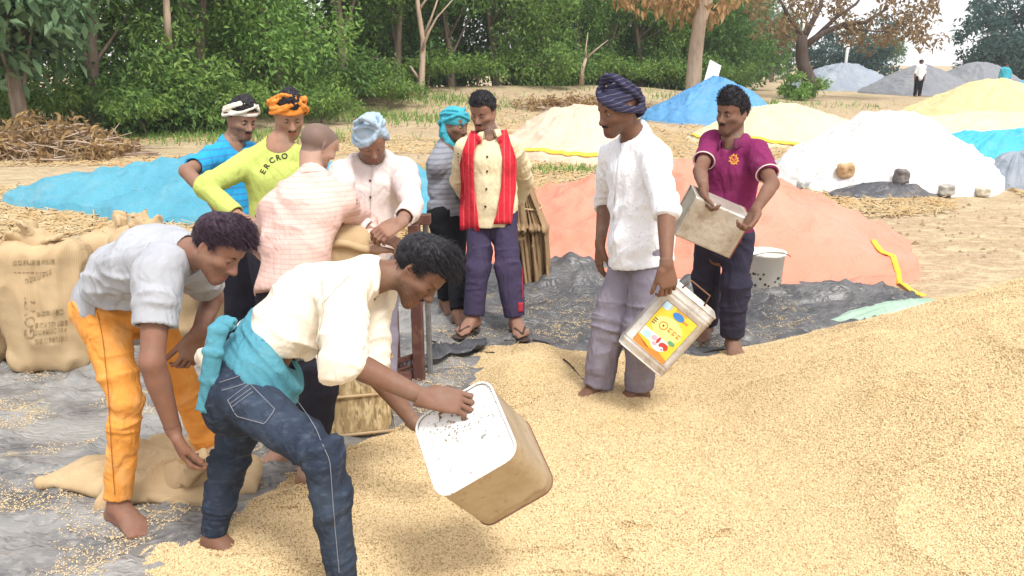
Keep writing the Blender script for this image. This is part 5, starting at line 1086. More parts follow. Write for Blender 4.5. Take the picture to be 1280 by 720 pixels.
for n_, b_ in (('A', PA), ('B', PB), ('D', PD), ('F', PF), ('H', PH), ('I', PI_), ('J', PJ)):
    print(n_, 'hip', b_.pel.round(2), 'M', b_.M.round(2), 'hd', b_.HC.round(2), {q: (b_.E[q].round(2).tolist(), b_.W[q].round(2).tolist()) for q in b_.E}, {q: (b_.K[q].round(2).tolist(), b_.A[q].round(2).tolist()) for q in b_.K})
# ---------------------------------------------------------------- clothing details, printing, stitching
def ribbon(name, rows, prims, mat, parent, off=.012, nx=9, fold=.006, nf=3.0, th=.004, Y0=.8, seed=1):
    """cloth strip lying on a surface; rows: (left px, right px) pairs down its length"""
    V = []; m = len(rows); XY = []; H_ = []
    for a, b_ in rows:
        for j in range(nx): u = j/(nx-1); x, y = a[0]+(b_[0]-a[0])*u, a[1]+(b_[1]-a[1])*u; XY.append((x, y)); H_.append(trace(prims, x, y, Y0))
    good = [i for i, p in enumerate(H_) if p is not None]
    for i, (x, y) in enumerate(XY):
        if H_[i] is None: k = min(good, key=lambda g: (XY[g][0]-x)**2+(XY[g][1]-y)**2); V.append(CO+ray(x, y)*H_[k][1])
        else: V.append(H_[i])
    V = np.array(V).reshape(m, nx, 3); K = np.ones(3)/3
    for _ in range(2): V[1:-1] = (V[:-2]+V[1:-1]*2+V[2:])/4; V[:, 1:-1] = (V[:, :-2]+V[:, 1:-1]*2+V[:, 2:])/4
    flat = V.reshape(-1, 3); G_ = grad(prims, flat); jj = np.tile(np.arange(nx)/(nx-1), m); ii = np.repeat(np.arange(m), nx)
    flat = flat+G_*(off+fold*np.sin(jj*nf*6.28+ii*.25+seed)+fold*.6*(noise(np.stack([jj*6, ii*.5, jj*0+seed], -1), seed)-.5))[:, None]
    i = np.arange(m*nx).reshape(m, nx); Q = np.stack([i[:-1, :-1], i[1:, :-1], i[1:, 1:], i[:-1, 1:]], -1).reshape(-1, 4)
    o = obj(name, flat, Q, mat, parent); md = o.modifiers.new('thick', 'SOLIDIFY'); md.thickness = th; md.offset = 0; return o
def resample(px, n):
    px = np.array(px, float); t = np.r_[0, np.cumsum(np.linalg.norm(np.diff(px, axis=0), axis=1))]; u = np.linspace(0, t[-1], n); return np.stack([np.interp(u, t, px[:, 0]), np.interp(u, t, px[:, 1])], 1)
def stitch(name, lines, prims, mat, parent, r=.0012, off=.002, n=34, Y0=.8):
    mb = MB()
    for ln in lines:
        q = [p for p in (trace(prims, x, y, Y0) for x, y in resample(ln, n)) if p is not None]
        if len(q) > 2: q = np.array(q); q = q+grad(prims, q)*off; mb.tube(q, r, 5, False)
    if mb.V: return mb.build(name, mat, parent)
def glyphs(txt, size=1.0, bold=.02):
    c = bpy.data.curves.new('lettering', 'FONT'); c.body = txt; c.size = size; c.offset = bold; c.resolution_u = 3; c.align_x = 'CENTER'; c.align_y = 'CENTER'
    o = bpy.data.objects.new('lettering', c); COL.objects.link(o); dg = bpy.context.evaluated_depsgraph_get(); me = o.evaluated_get(dg).to_mesh()
    V = np.array([v.co[:2] for v in me.vertices]); T = []
    me.calc_loop_triangles(); T = np.array([t.vertices[:] for t in me.loop_triangles]); o.evaluated_get(dg).to_mesh_clear(); bpy.data.objects.remove(o); bpy.data.curves.remove(c); return V, T
INK = plain('dark_ink', (.05, .045, .02), .9)
# lettering across the lime tee
for ch, x, y, rot in (('E', 329, 215, 62), ('R', 333.6, 208, 54), ('C', 340.3, 201, 36), ('R', 347.8, 197.4, 16), ('O', 355.6, 195.6, 6)):
    V, T = glyphs(ch, 9.6, .25); c, s_ = math.cos(R(rot)), math.sin(R(rot)); q = np.stack([x+V[:, 0]*c-V[:, 1]*(-s_)*-1*-1, y-V[:, 0]*s_-V[:, 1]*c], 1) if False else np.stack([x+V[:, 0]*c-V[:, 1]*s_, y-(V[:, 0]*s_+V[:, 1]*c)], 1)
    decal('letter', q, T, PD.spr, INK, PD.spr.o, .0025, Y0=2.5)
# red scarf
sc_rows = lambda pts, w: [((x-w_/2, y), (x+w_/2, y)) for (x, y), w_ in zip(resample(pts, 22), np.linspace(*w, 22))]
P = PH; ns = P.spr
scf = tag(empty('scarf', P.M, 'red woven scarf with fine pale stripes hanging in two bands round the neck', 'scarf'))
ribbon('scarf_end', sc_rows([(598, 167), (589, 180), (585, 200), (585, 240), (589, 286)], (14, 22)), ns, C_['red'], scf, .016, Y0=3.5, seed=1)
ribbon('scarf_end', sc_rows([(624, 165), (632, 180), (636, 200), (634, 238), (627, 280)], (14, 20)), ns, C_['red'], scf, .016, Y0=3.5, seed=2)
V, F = net(path([P.N+P.fC*.07+P.sC*.062-P.up*.03, P.N-P.fC*.01+P.sC*.083+P.up*.0, P.N-P.fC*.075+P.up*.02, P.N-P.fC*.01-P.sC*.083+P.up*.0, P.N+P.fC*.07-P.sC*.062-P.up*.03], [(.026, .016)]*5, [P.up]*4), .006); obj('neck_loop', crumple(V, F, .005, 14, 3), F, C_['red'], scf)
BTN = plain('dark_button', (.05, .035, .03), .4)
def buttons(P, pts, r=.006, Y0=.8, mat=BTN):
    for x, y in pts:
        p = trace(P.spr, x, y, Y0)
        if p is not None: mb = MB(); g = grad(P.spr, p)[0]; a = unit(np.cross(g, V3(.1, .2, .97))); mb.lathe([(0.0001, .006), (r*.8, .0055), (r, .004), (r, -.002)], p+g*.003, np.stack([a, np.cross(g, a), g]), 10); mb.build('button', mat, P.spr.o)
buttons(PH, [(609, 196), (609, 214), (608, 236), (607, 258)], .0065, 3.5); buttons(PF, [(463, 226), (463, 246), (463, 266)], .005, 2.5)
WTH = plain('pale_thread', (.24, .25, .28), .8)
SEAM = plain('shirt_seam', (.60, .52, .42), .9)
stitch('placket', [[(466, 208), (464, 240), (462, 290)]], PF.spr, SEAM, PF.spr.o, .002, .004, Y0=2.5)
stitch('placket', [[(776, 182), (772, 215), (768, 260), (766, 305)]], PI_.spr, plain('white_seam', (.55, .55, .58), .9), PI_.spr.o, .002, .004, Y0=2.2)
stitch('seam', [[(404, 352), (406, 380), (400, 412), (397, 448)], [(437, 345), (420, 362), (404, 380)]], PB.spr, SEAM, PB.spr.o, .0018, .004, Y0=1.4)
stitch('waist_stitching', [[(275, 478), (300, 470), (330, 456)], [(278, 488), (305, 480), (336, 464)]], PB.tpr, WTH, PB.tpr.o, Y0=1.4)
stitch('pocket_stitching', [[(285, 500), (312, 480), (344, 512), (331, 530), (296, 520), (285, 500)], [(288, 505), (314, 486)], [(290, 509), (316, 490)]], PB.tpr, WTH, PB.tpr.o, Y0=1.4)
stitch('side_seam', [[(346, 470), (372, 500), (394, 535), (412, 575), (417, 640), (424, 715)]], PB.tpr, WTH, PB.tpr.o, Y0=1.3)
OTH = plain('brown_thread', (.42, .16, .03), .8)
stitch('side_seam', [[(122, 390), (130, 430), (137, 500), (140, 560), (144, 618)]], PA.tpr, OTH, PA.tpr.o, .0016, .004, Y0=1.6)
ribbon('pocket_opening', [((124+2.2*i, 371+.3*i), (124+2.2*i, 377+.2*i)) for i in range(12)], PA.tpr, INK, PA.tpr.o, .004, 3, .0, 1, .002, 1.6)
# turquoise cloth tied round the waist of the foreground man
P = PB; wc = tag(empty('waist_cloth', P.spine(.2), 'turquoise cloth tied round the waist of the foreground man, one end hanging', 'cloth'))
H0 = P.spine(.17); a_ = unit(P.up+P.fC*.12); Lw = limb(P.spine(-.1), P.spine(.6), [(0, .156, .128), (1, .154, .122)], P.sP, .01)
PR = [Lw, Pr(lambda Q: np.abs((Q-H0)@a_)-(.055-.16*((Q-H0)@P.fC)), [-9]*3, [9]*3, .006, 'max')]
V, F = net(PR, .005); V = relax(V, F, 1); V = V+normals(V, F)*((ridge((V-H0)@np.stack([P.sP*7, P.fC*7, a_*55], 1)*.55+fbm(V*7, 2, 5)[:, None]*.9, 4)-.5)*.026+.006)[:, None]; obj('band', V, F, C_['cyan'], wc)
tl_ = [at(x, y, Y_) for x, y, Y_ in ((285, 402, 2.20), (272, 412, 2.16), (268, 440, 2.14), (262, 475, 2.14), (258, 512, 2.15))]
V, F = net(path(tl_, [(.018, .016), (.022, .012), (.024, .008), (.026, .007), (.028, .006)], [V3(1, .15, 0)]*4, .01), .0045); V = V+normals(V, F)*((ridge(V*np.array([34, 34, 4]), 3)-.5)*.014)[:, None]; obj('hanging_end', V, F, C_['cyan'], wc)
V, F = net([ell(at(283, 404, 2.185), (.035, .028, .026))], .0045); obj('knot', crumple(V, F, .012, 26, 3, (1, 1, 1)), F, C_['cyan'], wc)
hm_ = [at(300, 452, 2.27), at(268, 452, 2.25), at(247, 446, 2.27)]
V, F = net(path(hm_, [(.05, .04), (.05, .03), (.03, .014)], [V3(0, 0, 1)]*2, .02), .005); obj('shirt_tail', crumple(V, F, .008, 14, 5), F, C_['cream'], P.root)
# crest and trims on the magenta polo, necklace
P = PJ; cr = plain('crest_gold', (.72, .32, .05), .7); star = []
for i in range(20): a = i*math.pi/10; r_ = (5.6, 7.6)[i % 2]*(1+.12*math.sin(i*2.3)); star.append((917.5+r_*math.cos(a)*.85, 199.5+r_*math.sin(a)))
V = np.array([(917.5, 199.5)]+star); T = [[0, i+1, (i+1) % 20+1] for i in range(20)]
decal('crest', V, np.array(T), P.spr, cr, P.spr.o, .003, Y0=3); V2 = np.array([(917.5, 199.5)])+(V-[917.5, 199.5])*.62; decal('crest_shield', V2, np.array(T), P.spr, plain('crest_red', (.35, .03, .05), .7), P.spr.o, .0045, Y0=3)
stitch('crest_mark', [[(914, 197), (917.5, 202), (921, 197)], [(915, 203), (920, 203)], [(914.5, 195), (920.5, 195)]], P.spr, cr, P.spr.o, .0022, .006, 8, 3)
for q in 'RL':
    c = P.S[q]+(P.E[q]-P.S[q])*(.655 if q == 'R' else .695); d = unit(P.E[q]-P.S[q]); a = unit(np.cross(d, V3(0, 1, .2))); b_ = np.cross(d, a); mb = MB(); rr = .057
    mb.tube([c+rr*(math.cos(t)*a+math.sin(t)*b_) for t in np.linspace(0, 6.283, 29)], .0035, 5, False); mb.build('sleeve_trim', C_['white'], P.spr.o)
nk = [settle(P.bodyprims()+P.headprims(ears=False), P.N+P.sC*.07*math.cos(t)+P.fC*.09*math.sin(t)-P.up*.035*max(0, math.sin(t))**2, .004)[0] for t in np.linspace(-.3, 3.44, 26)]
mb = MB(); mb.tube(nk, .0028, 6, False); tag(mb.build('necklace', plain('bead_white', (.7, .6, .5), .4), loc=P.N), 'thin pale necklace worn by the man in the magenta polo', 'necklace')
# marks on the indigo trousers of the scarf man, sandals
RP = plain('red_patch', (.42, .03, .05), .8)
ribbon('red_patch', [((647.5, 378+2.4*i), (653.5, 378+2.4*i)) for i in range(6)], PH.tpr, RP, PH.tpr.o, .004, 4, .0, 1, .002, 3.5)
stitch('side_stripe', [[(651, 300), (652, 330), (653, 374)]], PH.tpr, RP, PH.tpr.o, .003, .003, 14, 3.5)
for q in 'RL':
    s_ = tag(empty('sandal', PH.A[q]-V3(0, 0, .075), 'dark thong sandal under the %s foot of the red scarf man' % ('turned out' if q == 'R' else 'camera facing'), 'sandal', 'sandals of the red scarf man'))
    t = unit(PH.foot[q]); sd = np.cross(t, V3(0, 0, 1)); c = PH.A[q]-V3(0, 0, .083)+t*.06
    V, F = net([limb(c-t*.09, c+t*.12, [(0, .036, .008), (.6, .046, .008), (1, .042, .008)], sd, .01)], .006); obj('sole', V, F, lth, s_)
    mb = MB(); tp_ = c+t*.085+V3(0, 0, .03)
    for e in (-1, 1): mb.tube([tp_, c+t*.03+sd*e*.03+V3(0, 0, .052), c-t*.015+sd*e*.047+V3(0, 0, .01)], [.006, .008, .007], 6)
    mb.build('strap', lth, s_)
# ---------------------------------------------------------------- tins
def tin_mat(name, col, metal=.45, rough=.38, grime=(.30, .22, .13)):
    m = MT(name, col, rough, .5, metal); m.mix(m.ramp(m.noise(6, 5, .6), .42, .75), grime, .6).mix(m.ramp(m.noise(30, 4), .58, .75), (.25, .14, .07), .5).bmp(m.noise(9, 3), .5, .03).bmp(m.noise(60, 3), .15, .003).mix(m.ramp(m.noise(3.5, 6, .7, dist=.7), .56, .66), (.26, .13, .06), .55); return m.m
TIN = tin_mat('tinplate', (.62, .58, .52)); TIN2 = tin_mat('worn_tan_tin', (.47, .37, .25), .45, .45, (.33, .24, .13)); RUST = plain('rusty_rim', (.20, .10, .06), .7)
def rsq(wx, wy, r, n=6):
    out = []
    for cx, cy, a0 in ((1, 1, 0), (-1, 1, 90), (-1, -1, 180), (1, -1, 270)):
        for i in range(n+1): a = R(a0+90*i/n); out.append((cx*(wx/2-r)+r*math.cos(a), cy*(wy/2-r)+r*math.sin(a)))
    return np.array(out)
WALL = [None]
def tin(label, c, e1, e2, a, w=.235, d=.235, L=.35, r=.03, wall=TIN, panel=TIN, rim=RUST, beads=((.02, .004), (.33, .004)), group=None):
    """square tin: closed end panel at c, walls run along a to an open mouth; e1, e2 across"""
    ax = np.stack([unit(e1), unit(e2), unit(a)]); root = empty('tin', c, label, 'tin', group); S = rsq(w, d, r); n = len(S)
    def ring(sc_, z): q = S*sc_; return np.c_[q, np.full(n, z)]@ax+c
    zs = [0, .004]+sum([[z-.006, z, z+.006] for z, h in beads], [])+[L*.5, L-.004, L]; zs = sorted(set(zs)); bs = {z: h for z, h in beads}
    vs = [ring(1+2*bs.get(z, 0)/w, z) for z in zs]+[ring(1-.004/w*2, L), ring(1-.004/w*2, .012)]; m = len(vs)
    Q = [[i*n+j, i*n+(j+1) % n, (i+1)*n+(j+1) % n, (i+1)*n+j] for i in range(m-1) for j in range(n)]
    wl = obj('wall', np.concatenate(vs), np.array(Q)[:, ::-1] if np.linalg.det(ax) < 0 else np.array(Q), wall, root)
    mb = MB(); P_ = np.concatenate([ring(.985, .006), ring(.95, .0065), [c+ax[2]*.0068]]); mb.add(P_, [[j, (j+1) % n, n+(j+1) % n, n+j] for j in range(n)], [[n+j, n+(j+1) % n, 2*n] for j in range(n)]); o = mb.build('end_panel', panel, root)
    root['_'] = 0; del root['_']; WALL[0] = wl
    for nm, z in (('rim', 0.0), ('mouth_rim', L)):
        pts = ring(1, z); mb = MB(); mb.tube(np.concatenate([pts, pts[:2]]), .0035, 6, False); mb.build(nm, rim if z else panel, root)
    return root, ax
# foreground tin
wp = MT('speckled_white_paint', (.80, .79, .77), .5, .4)
g_ = wp.n('ShaderNodeTexCoord').outputs['Object']
wp.mix(wp.ramp(wp.vor(85), .22, .12), (.12, .09, .06), .8).mix(wp.ramp(wp.noise(26, 4), .63, .68), (.14, .12, .10), .8).mix(wp.ramp(wp.noise(7, 4), .55, .75), (.62, .58, .52), .7); wp.bmp(wp.noise(40, 3), .2, .004)
c0 = at(580, 546, 1.95); im = lambda x, y: unit(V3(1, 0, 0)*x-CU*y)
vd = unit(c0-CO); ax_ = unit(vd*.80+im(.62, .52)*.60); e1 = im(54, 89); e1 = unit(e1-ax_*(e1@ax_)); e2 = np.cross(ax_, e1)
t1, axm = tin('square tan tin tipped mouth down, its speckled white end facing the camera', c0, e1, e2, ax_, (.262), .248, .27, .042, TIN2, wp.m, RUST, ((.235, .002),))
mb = MB(); cc = c0-e1*.095+e2*.0-ax_*.004
hb = [cc-e2*.045+ax_*.006, cc-e2*.04-ax_*.012, cc+e2*.04-ax_*.012, cc+e2*.045+ax_*.006]; mb.tube(hb, .004, 6); mb.build('handle', RUST, t1)
rg = np.random.default_rng(9); mb = MB()
for _ in range(70):
    u_, v_ = rg.normal(-.055, .035), rg.normal(0, .055)
    if abs(u_) < .1 and abs(v_) < .098: d = unit(e1*rg.normal()+e2*rg.normal()); mb.tube([c0+e1*u_+e2*v_-d*.0032+ax_*.004, c0+e1*u_+e2*v_+ax_*.003, c0+e1*u_+e2*v_+d*.0032+ax_*.004], [.0006, .0016, .0006], 5)
k_ = mb.build('kernels', plain('stuck_kernel', (.30, .20, .09), .7), t1); k_['kind'] = 'stuff'
# printed tin carried by the turbaned man
q0, q1, q3 = at(839, 353, 3.16), at(893, 398, 3.10), at(783, 426, 3.16); f1 = unit(q1-q0); f2 = q3-q0; f2 = unit(f2-f1*(f2@f1)); nrm = unit(np.cross(f1, f2)); nrm = nrm if nrm@(CO-q0) > 0 else -nrm
W_, L_, D_ = .235, .335, .225; front = q0+f1*W_/2+f2*L_/2
t2, axm = tin('printed oil tin with a yellow label carried by the dark turban man', front-nrm*D_/2+f2*L_/2, f1, -nrm, -f2, W_, D_, L_, .02, TIN, TIN, TIN, ((.03, .003), (.045, .003), (.29, .003), (.305, .003)))
def poster(o0, ux, uy, un, root):
    """flat printed label: o0 its centre on the tin face; drawn in units of its half size"""
    cols = dict(y=(.80, .58, .05), lb=(.55, .50, .38), b=(.05, .22, .55), o=(.75, .26, .05), r=(.55, .05, .04), w=(.80, .76, .74), g=(.12, .35, .18), p=(.62, .42, .48), ye=(.85, .74, .25), k=(.10, .06, .05), c=(.45, .65, .75))
    mt = {k: plain('label_ink', v, .45, .12, 40, spec=.4) for k, v in cols.items()}; mb = {k: MB() for k in cols}
    def poly(k, pts, lay): P_ = np.array([o0+ux*x+uy*y+un*(.0012+.0005*lay) for x, y in pts]); n = len(P_); mb[k].add(np.concatenate([P_, P_.mean(0)[None]]), None, [[i, (i+1) % n, n] for i in range(n)])
    def disc(k, x, y, a, b, lay, n=14): poly(k, [(x+a*math.cos(6.283*i/n), y+b*math.sin(6.283*i/n)) for i in range(n)], lay)
    def rect(k, x0, y0, x1, y1, lay): poly(k, [(x0, y0), (x1, y0), (x1, y1), (x0, y1)], lay)
    rect('k', -1.02, -1.02, 1.02, 1.02, -1); rect('y', -1, -1, 1, 1, 0); disc('ye', 0, .15, .85, .45, 1); rect('lb', -1, .78, -.5, 1, 1); rect('c', -1, .70, -.62, .98, 2); disc('b', .02, .78, .34, .14, 2); rect('o', -.3, .93, .35, .98, 2); rect('o', .3, .72, .62, .80, 2)
    disc('o', -.28, .18, .24, .17, 2); disc('ye', -.28, .18, .18, .12, 3); disc('k', -.28, .18, .06, .04, 4)
    for i in range(3): rect('o', .02+.27*i, .12, .20+.27*i, .17, 3); rect('o', .02+.27*i, .24, .24+.27*i, .28, 3); poly('o', [(.04+.27*i, .28), (.08+.27*i, .28), (.12+.27*i, .10), (.07+.27*i, .10)], 4)
    for i in range(3): rect('k', -.88, .02+.09*i, -.68, .06+.09*i, 3)
    rect('w', -.98, -.60, .55, -.24, 2); disc('w', .15, -.48, .48, .26, 3); disc('c', -.62, -.44, .24, .13, 4); disc('p', -.22, -.38, .16, .10, 4); disc('g', .62, -.16, .20, .08, 4); disc('r', .42, -.44, .26, .14, 4); disc('w', .40, -.56, .12, .08, 5); disc('r', .02, -.36, .08, .14, 5); disc('p', -.05, -.56, .14, .06, 5); disc('k', .44, -.57, .04, .03, 6)
    poly('o', [(-1, -.98), (1, -.98), (1, -.80), (.4, -.70), (-.3, -.86), (-1, -.66)], 3)
    for k in cols: mb[k].build('label_print', mt[k], root, smooth=False) if mb[k].V else None
poster(front+f2*.012, f1*.082, -f2*.112, nrm, WALL[0])
hb = front-nrm*D_/2-f2*(L_/2); mb = MB(); mb.tube([hb+f1*.06, hb+f1*.05-f2*.05, hb-f1*.05-f2*.05, hb-f1*.06], .004, 6); mb.build('handle', RUST, t2)
# tin held by the man in the polo
p0, p1, p3 = at(871, 246, 3.80), at(939, 275, 3.80), at(851, 299, 3.84); f1 = unit(p1-p0); f2 = p3-p0; f2 = unit(f2-f1*(f2@f1)); nrm = np.cross(f1, f2); nrm = nrm if nrm@(CO-p0) > 0 else -nrm
cc = (p0+f1*.15+f2*.112)-nrm*.1; ce = cc-f1*.15
t3, _ = tin('plain silvery tin with reddish edges held across the body by the polo man', ce, f2, nrm, f1, .225, .2, .30, .012, TIN, TIN, plain('red_brown_edge', (.34, .10, .05), .6), ((.012, .002), (.28, .002)))
# ---------------------------------------------------------------- sacks
ju = MT('jute', (.47, .33, .185), .95, .1); ju.mix(ju.ramp(ju.noise(7, 5), .4, .7), (.55, .41, .245)).mix(ju.ramp(ju.wave(42, 'Z', dist=.5), .55, .95), (.44, .31, .17), .35).mix(ju.ramp(ju.wave(42, 'X', dist=.5), .55, .95), (.62, .48, .30), .3).bmp(ju.wave(120, 'Z', dist=.6), .25, .003).bmp(ju.wave(120, 'X', dist=.6), .25, .003).bmp(ju.noise(9, 4), .3, .02); JU = ju.m
def sack(label, x, y, w, d, h, yaw=0, lean=(0, 0), top='tied', seed=1, z=None, group='full jute sacks at the left of the ground sheet'):
    z = float(sheet_z(np.array(x), np.array(y))) if z is None else z; c = V3(x, y, z); root = empty('jute_sack', c, label, 'sack', group); a = R(yaw); ux = V3(math.cos(a), math.sin(a), 0); uy = V3(-math.sin(a), math.cos(a), 0); up = unit(V3(lean[0], lean[1], 1)); ax = np.stack([ux, uy, up])
    P_ = [limb(c+up*.10, c+up*(h-.14), [(0, w*.50, d*.50), (.25, w*.52, d*.56), (.7, w*.50, d*.50), (1, w*.47, d*.36)], ux, .06), rbox(c+up*h*.48, (w*.5, d*.48, h*.47), .085, ax, .05), Pr(lambda Q: (c[2]+.012)-Q[..., 2], [-9]*3, [9]*3, .03, 'max')]
    V, F = net(P_, .016); V = relax(V, F, 2); N = normals(V, F); V = V+N*((fbm(V*5, 3, seed)-.5)*.04+(ridge(V*np.array([9, 9, 2.5])+.8*fbm(V*4, 2, seed)[:, None], seed+3)**4-.15)*.026)[:, None]; bo = obj('bag', V, F, JU, root); P_ = Surf(V, F, bo)
    T_ = c+up*(h-.05); rg = np.random.default_rng(seed); nk = []
    for i in range(5):
        d_ = unit(ux*rg.normal(0, 1)+uy*rg.normal(0, .5)+up*.8); nk.append(limb(T_, T_+d_*rg.uniform(.08, .17), [(0, .05, .03), (.5, .035, .014), (1, .05, .008)], rg.normal(0, 1, 3), .02))
    nk.append(limb(c+up*(h-.16), T_+up*.02, [(0, w*.36, d*.3), (1, .05, .04)], ux, .04))
    V, F = net(nk, .011); V = relax(V, F, 1); V = V+normals(V, F)*((ridge(V*np.array([26, 26, 9]), seed)-.5)*.02)[:, None]; obj('tied_mouth', V, F, JU, root); return root, P_, ux, up
s1, sp1, sux, sup = sack('printed jute sack standing fullest in front at the left edge', -2.48, 4.05, .41, .28, .73, 14, (-.02, .0), seed=3)
sack('jute sack cut by the left edge beside the printed one', -2.98, 4.12, .42, .32, .66, -10, (-.04, 0), seed=4)
sack('jute sack right behind the printed one, its tied mouth flopping over', -2.12, 4.5, .42, .28, .70, -4, (.02, .02), seed=5)
sack('jute sack seen between the bending man and his knee', -1.88, 4.72, .42, .30, .60, 6, (.0, .0), seed=6)
sack('open mouthed jute sack with a pointed tip above the bending back', -2.55, 5.0, .44, .32, .55, 10, (.03, 0), seed=7)
sack('jute sack farthest back against the cyan tarpaulin', -1.75, 5.3, .42, .32, .52, 0, (-.02, 0), seed=8)
ik = MT('faded_print', (.24, .17, .09), .95, .1); ik.mix(ik.ramp(ik.noise(45, 4, .7), .42, .62), (.50, .37, .21), .85); INK2 = ik.m
V, T = glyphs('GOVT', 19, .3); q = np.stack([38+(-V[:, 1])*1.0*-1*-1, 398-V[:, 0]], 1); decal('lettering', q, T, sp1, INK2, sp1.o, .003, Y0=2)
rg = np.random.default_rng(4); mb = MB()
for row, (y0, y1, x0, x1, sl_) in enumerate([(326, 331, 16, 66, -2), (340, 341, 18, 56, 0), (348, 354, 32, 64, -12), (390, 395, 46, 80, -4), (404, 410, 44, 84, -4), (413, 418, 44, 82, -4), (424, 430, 44, 82, -5)]):
    x = x0
    while x < x1:
        wd = rg.uniform(2, 5); yy = sl_*(x-x0)/(x1-x0)
        pts = [trace(sp1, px_, py_+yy, 2) for px_, py_ in ((x, y0), (x+wd, y0-.2), (x+wd, y1), (x, y1+.3))]
        if all(p is not None for p in pts): pts = np.array(pts); pts = pts+grad(sp1, pts)*.003; mb.add(pts, [[3, 2, 1, 0]])
        x += wd+rg.uniform(1, 2.2)
mb.build('faded_marks', INK2, sp1.o, smooth=False)
# empty sack on the sheet
eb = [gnd(x, y, .05) for x, y in ((52, 604), (110, 588), (180, 592), (262, 596), (305, 590))]
es = tag(empty('jute_sack', eb[2]*[1, 1, 0], 'almost empty jute sack lying flat on the sheet under the bending man', 'sack'))
V, F = net(path(eb, [(.025, .015), (.12, .035), (.20, .06), (.21, .085), (.12, .08)], [V3(.1, 1, 0)]*4, .05), .009); V = relax(V, F, 2); V = crumple(V, F, .03, 4, 9, (1, 1.4, 1), fine=.004); V[:, 2] = np.maximum(V[:, 2], .022); obj('bag', V, F, JU, es)
lp = [at(x, y, Y_) for x, y, Y_ in ((140, 612, 2.78), (190, 604, 2.72), (236, 588, 2.66), (256, 574, 2.62))]
V, F = net(path(lp, [(.05, .012), (.06, .02), (.055, .022), (.04, .012)], [V3(0, .6, .8)]*3, .02)+[limb(P_0, P_1, [(0, .016, .012), (1, .05, .02)], V3(1, 0, 0), .03) for P_0, P_1 in ((PA.W['R']+unit(PA.W['R']-PA.E['R'])*.10, eb[3]+[0, 0, .05]),)], .007); obj('mouth_edge', crumple(V, F, .010, 12, 3), F, JU, es)
# sack being filled, scale stand
ws = MT('coarse_woven_jute', (.36, .26, .13), .95, .1); ws.mix(ws.ramp(ws.noise(34, 4, st=(1, 1, .4)), .42, .62), (.64, .50, .29)).mix(ws.ramp(ws.noise(70, 3, st=(1, 1, .25)), .52, .62), (.27, .19, .10)).bmp(ws.noise(60, 3, st=(1, 1, .3)), .5, .008)
c = V3(-.72, 3.30, .02); fs = empty('jute_sack', c, 'upright coarse jute sack being filled in front of the scale stand', 'sack')
P_ = [rbox(c+V3(0, 0, .20), (.165, .15, .20), .045, np.array([[.97, .24, 0], [-.24, .97, 0], [0, 0, 1.]]), .04)]
V, F = net(P_, .011); V = relax(V, F, 2); V = crumple(V, F, .016, 6, 8, (1, 1, .5), fine=.006); V[:, 2] = np.maximum(V[:, 2], .02); obj('bag', V, F, ws.m, fs)
V, F = net([limb(c+V3(0, 0, .36), c+V3(.0, .03, .84), [(0, .14, .12), (.4, .105, .10), (1, .13, .11)], V3(1, .2, 0), .05)], .011); V = crumple(V, F, .016, 6, 9, (1, 1, .4)); obj('upper_bag', V, F, JU, fs)
mb = MB()
for zz in (.04, .22, .385): mb.tube([c+V3(.97*x*.172-.24*y*.157*1, .24*x*.172+.97*y*.157, zz) for x, y in ((-1, -1), (1, -1), (1, 1), (-1, 1), (-1, -1))], .007, 5)
mb.build('seam_cord', JU, fs)
lipc = c+V3(.0, .03, .86); mb = MB(); mb.tube([lipc+V3(math.cos(t)*.13, math.sin(t)*.11, .02*math.sin(3*t)) for t in np.linspace(0, 6.283, 25)], .018, 7, False); mb.build('rolled_mouth', JU, fs)
br = MT('brown_painted_steel', (.105, .045, .035), .6, .4); br.mix(br.ramp(br.noise(20, 4), .5, .7), (.20, .10, .07)).bmp(br.noise(40, 3), .2, .004)
sb = gnd(522, 478, .02); ss = empty('weighing_scale', sb, 'brown steel scale stand behind the foreground man', 'scale')
def bar(p, q, w_, d_, nm, mat): p, q = np.asarray(p), np.asarray(q); a = unit(q-p); s_ = unit(np.cross(a, V3(.1, 1, 0) if abs(a[1]) < .9 else V3(1, 0, 0))); mb = MB(); mb.box((p+q)/2, (w_, np.linalg.norm(q-p), d_), np.stack([s_, a, np.cross(s_, a)]), .004); return mb.build(nm, mat, ss, smooth=False)
xl, xr, yb = sb[0]-.115, sb[0]+.01, sb[1]
bar((xr, yb, .02), (xr, yb, .86), .055, .05, 'post', br.m); bar((xl, yb+.05, .06), (xl, yb+.05, .86), .04, .04, 'post', br.m); bar((xr+.05, yb+.06, .02), (xr+.05, yb+.06, .86), .025, .03, 'post', plain('grey_steel', (.28, .28, .28), .5, metal=.6))
bar((xl-.05, yb+.03, .88), (xr+.08, yb+.03, .88), .05, .06, 'top_bar', br.m); bar((xl-.02, yb+.02, .12), (xr-.02, yb+.02, .16), .03, .02, 'lower_bar', br.m); bar((xl-.02, yb+.02, .07), (xr-.02, yb+.02, .11), .015, .02, 'lower_bar', br.m)
for i in range(5): x_ = xl+.01+.022*i; bar((x_, yb+.02, .09), (x_+.012, yb+.02, .15), .006, .01, 'lattice_bar', br.m)
mb = MB(); mb.box((xl-.12, yb-.12, .05), (.42, .40, .06), None, .01); mb.build('platform', br.m, ss, smooth=False)
mb = MB(); mb.box((xl+.05, yb+.02, .97), (.20, .12, .16), None, .015); mb.build('dial_box', br.m, ss, smooth=False)
jd = MT('old_jute', (.33, .225, .125), .95, .1); jd.mix(jd.ramp(jd.noise(8, 5, st=(2, 2, .4)), .42, .7), (.22, .145, .08)).bmp(jd.noise(40, 4, st=(1, 1, .3)), .5, .01)
